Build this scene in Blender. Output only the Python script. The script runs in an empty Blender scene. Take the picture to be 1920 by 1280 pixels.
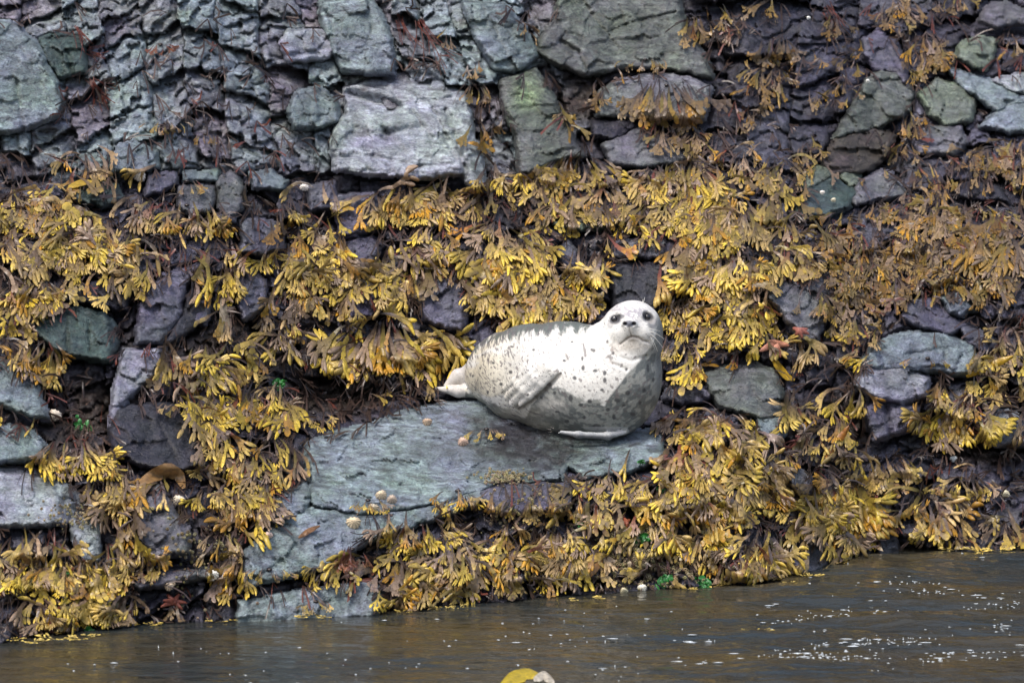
import bpy, math, random
import numpy as np
from mathutils import Vector

SC = bpy.context.scene
COL = SC.collection
R = math.radians
rng = np.random.default_rng(7)
random.seed(7)

# ------------------------------------------------------------------ camera, sky, sun, exposure
PITCH = R(4.35)
CAMZ = 2.5
TAN = 0.1
cam_d = bpy.data.cameras.new('camera')
cam = bpy.data.objects.new('camera', cam_d)
COL.objects.link(cam)
cam.location = (0, 0, CAMZ)
cam.rotation_euler = (R(90) - PITCH, 0, 0)
cam_d.sensor_width = 36
cam_d.lens = 18 / TAN
cam_d.clip_start = 0.5
cam_d.clip_end = 800
cam_d.dof.use_dof = True
cam_d.dof.focus_distance = 20.75
cam_d.dof.aperture_fstop = 5.6
SC.camera = cam

SUN_EL, SUN_AZ = R(58), R(205)      # azimuth from +Y clockwise: behind and left of the camera
w = bpy.data.worlds.new('World')
SC.world = w
w.use_nodes = True
nt = w.node_tree
sky = nt.nodes.new('ShaderNodeTexSky')
sky.sky_type = 'NISHITA'
sky.sun_disc = False
sky.sun_elevation = SUN_EL
sky.sun_rotation = SUN_AZ
sky.air_density = 1.0
sky.dust_density = 4.0
sky.ozone_density = 1.0
bgn = nt.nodes['Background']
bgn.inputs['Strength'].default_value = 0.15
nt.links.new(sky.outputs['Color'], bgn.inputs['Color'])
sun_d = bpy.data.lights.new('sun', 'SUN')
sun_d.energy = 1.5
sun_d.angle = R(18)
sun_d.color = (1.0, 0.97, 0.92)
sun = bpy.data.objects.new('sun', sun_d)
COL.objects.link(sun)
sun.location = (0, 0, 12)
sdir = Vector((math.sin(SUN_AZ) * math.cos(SUN_EL), math.cos(SUN_AZ) * math.cos(SUN_EL), math.sin(SUN_EL)))
sun.rotation_euler = sdir.to_track_quat('Z', 'Y').to_euler()
SC.view_settings.view_transform = 'Standard'
SC.view_settings.look = 'None'
SC.view_settings.exposure = 0.6
SC.view_settings.gamma = 1.0
SC.view_settings.use_curve_mapping = False

# ------------------------------------------------------------------ helpers
CP, SP = math.cos(PITCH), math.sin(PITCH)
PXM = TAN / 960.0                      # metres per photo pixel per metre of distance


def place(px, py, Y):
    """world point seen at photo pixel (px, py) and lying at distance Y"""
    u = (np.asarray(px, float) - 960) * PXM
    v = -(np.asarray(py, float) - 640) * PXM
    dy = CP + v * SP
    dz = -SP + v * CP
    t = np.asarray(Y, float) / dy
    return np.stack([u * t, np.asarray(Y, float) + 0 * t, CAMZ + dz * t], -1)


def water_dist(py):
    v = -(np.asarray(py, float) - 640) * PXM
    return CAMZ * (CP + v * SP) / (SP - v * CP)


F2M = 0.00215                          # one unit of relief in metres


def h2(ix, iy, seed):
    h = (ix.astype(np.int64) * 374761393 + iy.astype(np.int64) * 668265263 + seed * 97463477) & 0xffffffff
    h = ((h ^ (h >> 13)) * 1274126177) & 0xffffffff
    h = h ^ (h >> 16)
    h = (h * 668265263) & 0xffffffff
    h = h ^ (h >> 15)
    return h / 4294967295.0


def vn(x, y, seed=0):
    x = np.asarray(x, float); y = np.asarray(y, float)
    ix = np.floor(x); iy = np.floor(y)
    fx = x - ix; fy = y - iy
    ix = ix.astype(np.int64); iy = iy.astype(np.int64)
    sx = fx * fx * fx * (fx * (fx * 6 - 15) + 10)
    sy = fy * fy * fy * (fy * (fy * 6 - 15) + 10)
    a = h2(ix, iy, seed); b = h2(ix + 1, iy, seed)
    c = h2(ix, iy + 1, seed); d = h2(ix + 1, iy + 1, seed)
    return (a + (b - a) * sx) * (1 - sy) + (c + (d - c) * sx) * sy


def fbm(x, y, seed=0, o=4, rough=0.5):
    s = 0; a = 1; t = 0
    for i in range(o):
        s = s + a * (vn(x * 2 ** i + 13.7 * i, y * 2 ** i + 7.3 * i, seed + i) - 0.5)
        t += a
        a *= rough
    return s / t * 2


def cellular(u, v, seed):
    iu = np.floor(u).astype(np.int64); iv = np.floor(v).astype(np.int64)
    F1 = np.full(u.shape, 9.0); F2 = np.full(u.shape, 9.0)
    ci = np.zeros(u.shape, np.int64); cj = np.zeros(u.shape, np.int64)
    cx = np.zeros(u.shape); cy = np.zeros(u.shape)
    for dx in (-1, 0, 1):
        for dy in (-1, 0, 1):
            a = iu + dx; b = iv + dy
            x = a + 0.12 + 0.76 * h2(a, b, seed); y = b + 0.12 + 0.76 * h2(a, b, seed + 11)
            d = np.hypot(u - x, v - y)
            m = d < F1
            F2 = np.where(m, F1, np.minimum(F2, d))
            ci = np.where(m, a, ci); cj = np.where(m, b, cj)
            cx = np.where(m, x, cx); cy = np.where(m, y, cy)
            F1 = np.where(m, d, F1)
    return F1, F2, ci, cj, u - cx, v - cy


def sstep(a, b, x):
    t = np.clip((x - a) / (b - a), 0, 1)
    return t * t * (3 - 2 * t)


def fast_mesh(name, V, tris=None, quads=None, col=None, smooth=True):
    me = bpy.data.meshes.new(name)
    V = np.ascontiguousarray(V, np.float32)
    me.vertices.add(len(V))
    me.vertices.foreach_set('co', V.ravel())
    parts = []; st = []; n = 0
    if tris is not None and len(tris):
        tris = np.asarray(tris, np.int32); parts.append(tris.ravel()); st.append(np.arange(len(tris)) * 3); n = len(tris) * 3
    if quads is not None and len(quads):
        quads = np.asarray(quads, np.int32); parts.append(quads.ravel()); st.append(np.arange(len(quads)) * 4 + n)
    L = np.concatenate(parts).astype(np.int32); S = np.concatenate(st).astype(np.int32)
    me.loops.add(len(L)); me.loops.foreach_set('vertex_index', L)
    me.polygons.add(len(S)); me.polygons.foreach_set('loop_start', S)
    me.update(calc_edges=True)
    me.polygons.foreach_set('use_smooth', np.full(len(S), smooth, bool))
    if col is not None:
        at = me.color_attributes.new('Col', 'FLOAT_COLOR', 'POINT')
        c = np.ones((len(V), 4), np.float32); c[:, :3] = col
        at.data.foreach_set('color', c.ravel())
    me.validate()
    return me


def link(name, me, mat=None, parent=None, label=None, cat=None, group=None, kind=None, loc=None):
    o = bpy.data.objects.new(name, me)
    COL.objects.link(o)
    if mat is not None and me is not None:
        if not me.materials:
            me.materials.append(mat)
    if parent is not None:
        o.parent = parent
    if loc is not None:
        o.location = loc
    if label: o['label'] = label
    if cat: o['category'] = cat
    if group: o['group'] = group
    if kind: o['kind'] = kind
    return o


# ------------------------------------------------------------------ materials
def mat_new(name):
    m = bpy.data.materials.new(name)
    m.use_nodes = True
    n = m.node_tree
    return m, n, n.nodes['Principled BSDF']


def N(n, t, **k):
    x = n.nodes.new(t)
    for a, b in k.items():
        if a in x.inputs: x.inputs[a].default_value = b
        else: setattr(x, a, b)
    return x


def ramp(n, src, stops):
    r = n.nodes.new('ShaderNodeValToRGB')
    e = r.color_ramp.elements
    while len(e) < len(stops): e.new(0.5)
    for i, (p, c) in enumerate(stops):
        e[i].position = p
        e[i].color = (c, c, c, 1) if not isinstance(c, tuple) else (*c, 1)
    n.links.new(src, r.inputs[0])
    return r.outputs[0]


def mixc(n, mode, fac, a, b):
    x = n.nodes.new('ShaderNodeMix'); x.data_type = 'RGBA'; x.blend_type = mode
    for s, v in ((x.inputs[0], fac), (x.inputs[6], a), (x.inputs[7], b)):
        if isinstance(v, bpy.types.NodeSocket): n.links.new(v, s)
        elif isinstance(v, (int, float)): s.default_value = v
        else: s.default_value = (*v, 1)
    return x.outputs[2]


def rock_material():
    m, n, b = mat_new('wet_rock')
    tc = N(n, 'ShaderNodeTexCoord')
    at = N(n, 'ShaderNodeAttribute', attribute_name='Col')
    mp = N(n, 'ShaderNodeMapping')
    n.links.new(tc.outputs['Object'], mp.inputs[0])
    mp.inputs['Rotation'].default_value = (0.2, 0.35, 0.2)
    mp.inputs['Scale'].default_value = (1, 1, 2.2)

    def noise(sc, det=6, ro=0.6, src=mp.outputs[0]):
        x = N(n, 'ShaderNodeTexNoise', Scale=sc, Detail=det, Roughness=ro)
        n.links.new(src, x.inputs['Vector'])
        return x.outputs['Fac']
    big = noise(3.5, 5); mid = noise(16, 7, 0.65); fine = noise(95, 5, 0.7); spk = noise(240, 2, 0.5)
    c = at.outputs['Color']
    c = mixc(n, 'MULTIPLY', 1.0, c, ramp(n, mid, [(0.30, 0.38), (0.5, 0.95), (0.68, 1.7)]))
    c = mixc(n, 'MIX', ramp(n, big, [(0.42, 0.0), (0.62, 0.5)]), c, mixc(n, 'MULTIPLY', 1.0, c, (0.92, 0.86, 1.12)))
    c = mixc(n, 'MIX', ramp(n, noise(6.5, 4), [(0.50, 0.0), (0.66, 0.5)]), c, mixc(n, 'MULTIPLY', 1.0, c, (1.02, 1.1, 0.84)))
    c = mixc(n, 'MULTIPLY', 1.0, c, ramp(n, fine, [(0.32, 0.5), (0.5, 1.0), (0.70, 1.45)]))
    c = mixc(n, 'MIX', ramp(n, noise(30, 6, .7), [(0.47, 0.0), (0.60, 0.65)]), c, mixc(n, 'MULTIPLY', 1.0, c, (0.50, 0.44, 0.52)))
    # pale flecks (barnacle scars)
    c = mixc(n, 'MIX', ramp(n, spk, [(0.70, 0.0), (0.76, 0.5)]), c, (0.42, 0.42, 0.38))
    # rust brown stains in the low frequency
    c = mixc(n, 'MIX', ramp(n, noise(9, 6), [(0.58, 0.0), (0.70, 0.45)]), c, (0.055, 0.038, 0.032))
    n.links.new(c, b.inputs['Base Color'])
    n.links.new(ramp(n, mid, [(0.3, 0.28), (0.7, 0.55)]), b.inputs['Roughness'])
    b.inputs['Specular IOR Level'].default_value = 0.55
    bp1 = N(n, 'ShaderNodeBump', Strength=0.9, Distance=0.02)
    n.links.new(mid, bp1.inputs['Height'])
    bp2 = N(n, 'ShaderNodeBump', Strength=0.75, Distance=0.005)
    n.links.new(fine, bp2.inputs['Height']); n.links.new(bp1.outputs[0], bp2.inputs['Normal'])
    vo = N(n, 'ShaderNodeTexVoronoi', Scale=13.0, feature='DISTANCE_TO_EDGE')
    wv = N(n, 'ShaderNodeVectorMath', operation='ADD')
    nz = N(n, 'ShaderNodeTexNoise', Scale=12.0, Detail=4.0)
    sc_ = N(n, 'ShaderNodeVectorMath', operation='SCALE'); sc_.inputs['Scale'].default_value = 0.12
    n.links.new(mp.outputs[0], nz.inputs['Vector']); n.links.new(nz.outputs['Color'], sc_.inputs[0])
    n.links.new(mp.outputs[0], wv.inputs[0]); n.links.new(sc_.outputs[0], wv.inputs[1])
    n.links.new(wv.outputs[0], vo.inputs['Vector'])
    bp3 = N(n, 'ShaderNodeBump', Strength=0.5, Distance=0.01)
    n.links.new(ramp(n, vo.outputs['Distance'], [(0.0, 0.0), (0.05, 1.0)]), bp3.inputs['Height'])
    n.links.new(bp2.outputs[0], bp3.inputs['Normal'])
    n.links.new(bp3.outputs[0], b.inputs['Normal'])
    return m


def weed_material():
    m, n, b = mat_new('rockweed_skin')
    tc = N(n, 'ShaderNodeTexCoord')
    at = N(n, 'ShaderNodeAttribute', attribute_name='Col')
    x = N(n, 'ShaderNodeTexNoise', Scale=70.0, Detail=4.0)
    n.links.new(tc.outputs['Object'], x.inputs['Vector'])
    c = mixc(n, 'MULTIPLY', 1.0, at.outputs['Color'], ramp(n, x.outputs['Fac'], [(0.3, 0.6), (0.55, 1.0), (0.75, 1.25)]))
    n.links.new(c, b.inputs['Base Color'])
    b.inputs['Roughness'].default_value = 0.36
    b.inputs['Specular IOR Level'].default_value = 0.6
    bp = N(n, 'ShaderNodeBump', Strength=0.5, Distance=0.004)
    n.links.new(x.outputs['Fac'], bp.inputs['Height']); n.links.new(bp.outputs[0], b.inputs['Normal'])
    # thin wet blades let some light through
    tr = N(n, 'ShaderNodeBsdfTranslucent'); n.links.new(c, tr.inputs['Color'])
    mx = N(n, 'ShaderNodeMixShader'); mx.inputs[0].default_value = 0.14
    n.links.new(b.outputs[0], mx.inputs[1]); n.links.new(tr.outputs[0], mx.inputs[2])
    n.links.new(mx.outputs[0], n.nodes['Material Output'].inputs['Surface'])
    return m


def plain(name, col, rough=0.5, noise=60, amt=0.3, attr=False, bump=0.3, spec=0.5):
    m, n, b = mat_new(name)
    tc = N(n, 'ShaderNodeTexCoord')
    x = N(n, 'ShaderNodeTexNoise', Scale=float(noise), Detail=5.0)
    n.links.new(tc.outputs['Object'], x.inputs['Vector'])
    src = (*col, 1)
    if attr:
        a = N(n, 'ShaderNodeAttribute', attribute_name='Col'); base = a.outputs['Color']
    else:
        base = col
    c = mixc(n, 'MULTIPLY', 1.0, base, ramp(n, x.outputs['Fac'], [(0.3, 1 - amt), (0.7, 1 + amt)]))
    n.links.new(c, b.inputs['Base Color'])
    b.inputs['Roughness'].default_value = rough
    b.inputs['Specular IOR Level'].default_value = spec
    bp = N(n, 'ShaderNodeBump', Strength=bump, Distance=0.003)
    n.links.new(x.outputs['Fac'], bp.inputs['Height']); n.links.new(bp.outputs[0], b.inputs['Normal'])
    return m


def water_material():
    m, n, b = mat_new('sea_water')
    tc = N(n, 'ShaderNodeTexCoord')
    mp = N(n, 'ShaderNodeMapping'); n.links.new(tc.outputs['Object'], mp.inputs[0])
    mp.inputs['Rotation'].default_value = (0, 0, R(14)); mp.inputs['Scale'].default_value = (0.55, 1.0, 1)
    a = N(n, 'ShaderNodeTexNoise', Scale=9.0, Detail=3.0, Roughness=0.5)
    c = N(n, 'ShaderNodeTexNoise', Scale=34.0, Detail=3.0, Roughness=0.6)
    n.links.new(mp.outputs[0], a.inputs['Vector']); n.links.new(mp.outputs[0], c.inputs['Vector'])
    b1 = N(n, 'ShaderNodeBump', Strength=0.8, Distance=0.035)
    n.links.new(a.outputs['Fac'], b1.inputs['Height'])
    b2 = N(n, 'ShaderNodeBump', Strength=0.7, Distance=0.008)
    n.links.new(c.outputs['Fac'], b2.inputs['Height']); n.links.new(b1.outputs[0], b2.inputs['Normal'])
    n.links.new(b2.outputs[0], b.inputs['Normal'])
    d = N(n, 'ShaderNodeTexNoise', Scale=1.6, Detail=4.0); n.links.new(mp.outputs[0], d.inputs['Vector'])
    col = mixc(n, 'MIX', ramp(n, d.outputs['Fac'], [(.38, 0.0), (.6, 1.0)]), (0.052, 0.041, 0.021), (0.026, 0.032, 0.033))  # base colours lifted and tinted to carry some reflected sky sheen
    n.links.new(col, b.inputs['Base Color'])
    b.inputs['Roughness'].default_value = 0.07
    b.inputs['IOR'].default_value = 1.33
    return m


def fur_material():
    m, n, b = mat_new('seal_fur')
    tc = N(n, 'ShaderNodeTexCoord')
    at = N(n, 'ShaderNodeAttribute', attribute_name='Col')
    x = N(n, 'ShaderNodeTexNoise', Scale=75.0, Detail=5.0, Roughness=0.65)
    n.links.new(tc.outputs['Object'], x.inputs['Vector'])
    y = N(n, 'ShaderNodeTexNoise', Scale=330.0, Detail=3.0)
    n.links.new(tc.outputs['Object'], y.inputs['Vector'])
    c = mixc(n, 'MULTIPLY', 1.0, at.outputs['Color'], ramp(n, x.outputs['Fac'], [(0.28, 0.70), (0.48, 0.97), (0.7, 1.06)]))
    c = mixc(n, 'MULTIPLY', 1.0, c, ramp(n, y.outputs['Fac'], [(0.3, 0.86), (0.6, 1.04)]))
    n.links.new(c, b.inputs['Base Color'])
    b.inputs['Roughness'].default_value = 0.5
    b.inputs['Specular IOR Level'].default_value = 0.35
    bp = N(n, 'ShaderNodeBump', Strength=0.35, Distance=0.004)
    n.links.new(x.outputs['Fac'], bp.inputs['Height'])
    bp2 = N(n, 'ShaderNodeBump', Strength=0.35, Distance=0.0012)
    n.links.new(y.outputs['Fac'], bp2.inputs['Height']); n.links.new(bp.outputs[0], bp2.inputs['Normal'])
    n.links.new(bp2.outputs[0], b.inputs['Normal'])
    return m


M_ROCK = rock_material()
M_WEED = weed_material()
M_FUR = fur_material()
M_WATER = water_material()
M_SHELL = plain('limpet_shell', (0.62, 0.52, 0.38), 0.6, 220, 0.35, attr=True)
M_STAR = plain('star_skin', (0.5, 0.2, 0.1), 0.45, 260, 0.3, attr=True, bump=0.8)
M_FLECK = plain('splash_glint', (0.72, 0.78, 0.8), 0.15, 300, 0.1)  # white of the splashes and of the painted sky glints
M_EYE = plain('wet_eye', (0.012, 0.011, 0.014), 0.04, 10, 0.0, bump=0.0, spec=0.8)
M_WHISK = plain('whisker_hair', (0.8, 0.78, 0.7), 0.4, 10, 0.0, bump=0.0)
M_CLAW = plain('claw', (0.05, 0.045, 0.04), 0.3, 50, 0.1)

# ------------------------------------------------------------------ the lie of the shore
WLX = [-3000, -600, 0, 230, 450, 700, 960, 1100, 1400, 1560, 1640, 1700, 1920, 2500, 4900]
WLY = [1290, 1215, 1200, 1172, 1160, 1148, 1125, 1112, 1095, 1058, 1036, 1028, 1030, 990, 960]
TX = [-3000, -600, 0, 300, 600, 900, 1150, 1400, 1640, 1920, 2500, 4900]
TYR = [1000, 945, 850, 750, 600, 450, 330, 150, 0, -420, -1500]
TT = {
    1000: [17.3, 18.5, 19.0, 19.2, 19.5, 19.85, 20.1, 20.35, 21.3, 21.6, 22.4, 24.0],
    945: [17.5, 18.6, 19.15, 19.4, 19.7, 19.98, 20.2, 20.45, 21.35, 21.7, 22.5, 24.2],
    850: [17.8, 18.9, 19.4, 19.8, 20.35, 20.6, 20.65, 20.65, 21.45, 21.85, 22.7, 24.4],
    750: [18.1, 19.2, 19.7, 20.1, 21.1, 21.35, 21.35, 21.2, 21.6, 22.05, 22.9, 24.6],
    600: [18.5, 19.6, 20.2, 20.6, 21.4, 21.62, 21.68, 21.6, 22.0, 22.4, 23.2, 24.9],
    450: [19.0, 20.1, 20.7, 21.1, 21.8, 22.0, 22.1, 22.1, 22.7, 23.0, 23.7, 25.3],
    330: [19.4, 20.5, 21.2, 21.6, 22.2, 22.5, 22.7, 22.9, 23.5, 23.7, 24.2, 25.8],
    150: [19.8, 20.8, 21.6, 22.0, 22.7, 22.9, 23.3, 23.5, 24.3, 24.6, 24.9, 26.5],
    0: [20.1, 21.1, 21.9, 22.3, 23.05, 23.2, 23.7, 23.9, 25.0, 25.3, 25.6, 27.2],
    -420: [20.9, 21.9, 22.7, 23.1, 23.8, 24.1, 24.6, 24.9, 26.2, 26.5, 26.7, 28.4],
    -1500: [23.1, 24.1, 24.9, 25.4, 26.2, 26.6, 27.1, 27.6, 29.3, 29.6, 29.7, 31.0],
}


def base_grid(xs, ys):
    wl = np.interp(xs, WLX, WLY)
    yw = water_dist(wl)
    out = np.zeros((len(ys), len(xs)))
    rows = np.array([np.interp(xs, TX, TT[r]) for r in TYR])       # descending py
    rp = np.array(TYR, float)[::-1]
    for i in range(len(xs)):
        keep = rp < wl[i] - 22
        kp = np.concatenate([rp[keep], [wl[i], wl[i] + 300]])
        kv = np.concatenate([rows[::-1, i][keep], [yw[i], yw[i] - 0.15]])
        out[:, i] = np.interp(ys, kp, kv)
    return out


def jointed(u, v, seed):
    """rock split along two sets of joints; same returns as cellular"""
    ci = np.floor(u).astype(np.int64); fu = u - ci
    k = 0.65 + 0.8 * h2(ci, ci * 0, seed + 1)
    vv = v * k + 5 * h2(ci, ci * 0, seed + 2) + (fu - .5) * (h2(ci, ci * 0, seed + 3) - .5) * .9
    cj = np.floor(vv).astype(np.int64); fv = vv - cj
    e = np.minimum(np.minimum(fu, 1 - fu), np.minimum(fv, 1 - fv) / k)
    return None, 2 * e, ci, cj, fu - .5, fv - .5


def fracture(X, Y):
    """relief of the broken bedrock; returns height, and the big block's id and random numbers"""
    wx = 22 * fbm(X / 75, Y / 75, 3, 4, .6); wy = 22 * fbm(X / 75, Y / 75, 9, 4, .6)
    lean = 0.12 + 0.34 * sstep(560, 900, X) * sstep(1500, 1200, X) * sstep(520, 300, Y) - .3 * sstep(1350, 1600, X)
    U = X + wx - lean * (Y - 300); W = Y + wy + (0.10 + .12 * sstep(700, 400, X)) * X
    _, E1, ci, cj, du, dv = jointed(U / 74, W / 78, 5)
    r1 = h2(ci, cj, 21); r2 = h2(ci, cj, 22); r3 = h2(ci, cj, 23)
    sharp = sstep(-.15, .40, fbm(X / 55, Y / 55, 12, 3))
    f = 38 * (r1 - 0.35) + du * 74 * (r2 - 0.5) * 1.1 + dv * 80 * (r3 - 0.2) * 0.8
    f = f - 2.6 * np.maximum(0, -dv * 80 - 12 - 24 * r2) - 1.5 * np.maximum(0, du * 74 - 16 - 20 * r3)
    f = f - (2 + 26 * sharp ** 1.5) * (1 - sstep(0.0, 0.03 + .09 * sharp, E1))
    A = U + 6 * fbm(X / 17, Y / 17, 31, 3)
    _, E2, gi, gj, gu, gv = jointed(A / 27 + r1 * 7, (W + 5 * fbm(X / 14, Y / 14, 33, 3)) / 31 + r2 * 5, 15)
    q1 = h2(gi, gj, 41); q2 = h2(gi, gj, 42); q3 = h2(gi, gj, 43)
    f = f + 15 * (q1 - 0.5) + gu * 27 * (q2 - 0.5) * 1.4 + gv * 31 * (q3 - 0.3) * 1.2
    f = f - 1.6 * np.maximum(0, -gv * 31 - 6) - 7 * sharp * (1 - sstep(0, 0.10, E2))
    G1, G2, hi, hj, hu, hv = cellular(U / 13 + fbm(X / 9, Y / 9, 51, 2) + q1 * 5, W / 11, 25)
    f = f + 5 * (h2(hi, hj, 61) - 0.5) + hv * 11 * 0.7 * (h2(hi, hj, 62) - 0.2) + hu * 13 * .9 * (h2(hi, hj, 63) - .5)
    f = f + 7 * fbm(X / 22, Y / 22, 71, 4, 0.6) + 1.5 * fbm(X / 5, Y / 5, 75, 2)
    return f, ci, cj, r1, r2
# ------------------------------------------------------------------ single rocks: outline, height, creases, colour
PAL = dict(T=(.195, .245, .255), P=(.31, .345, .365), G=(.15, .155, .165), L=(.115, .115, .15), D=(.036, .036, .046),
           N=(.055, .085, .08), V=(.165, .205, .15), M=(.065, .054, .045), O=(.115, .13, .115), W=(.25, .26, .30))
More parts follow.
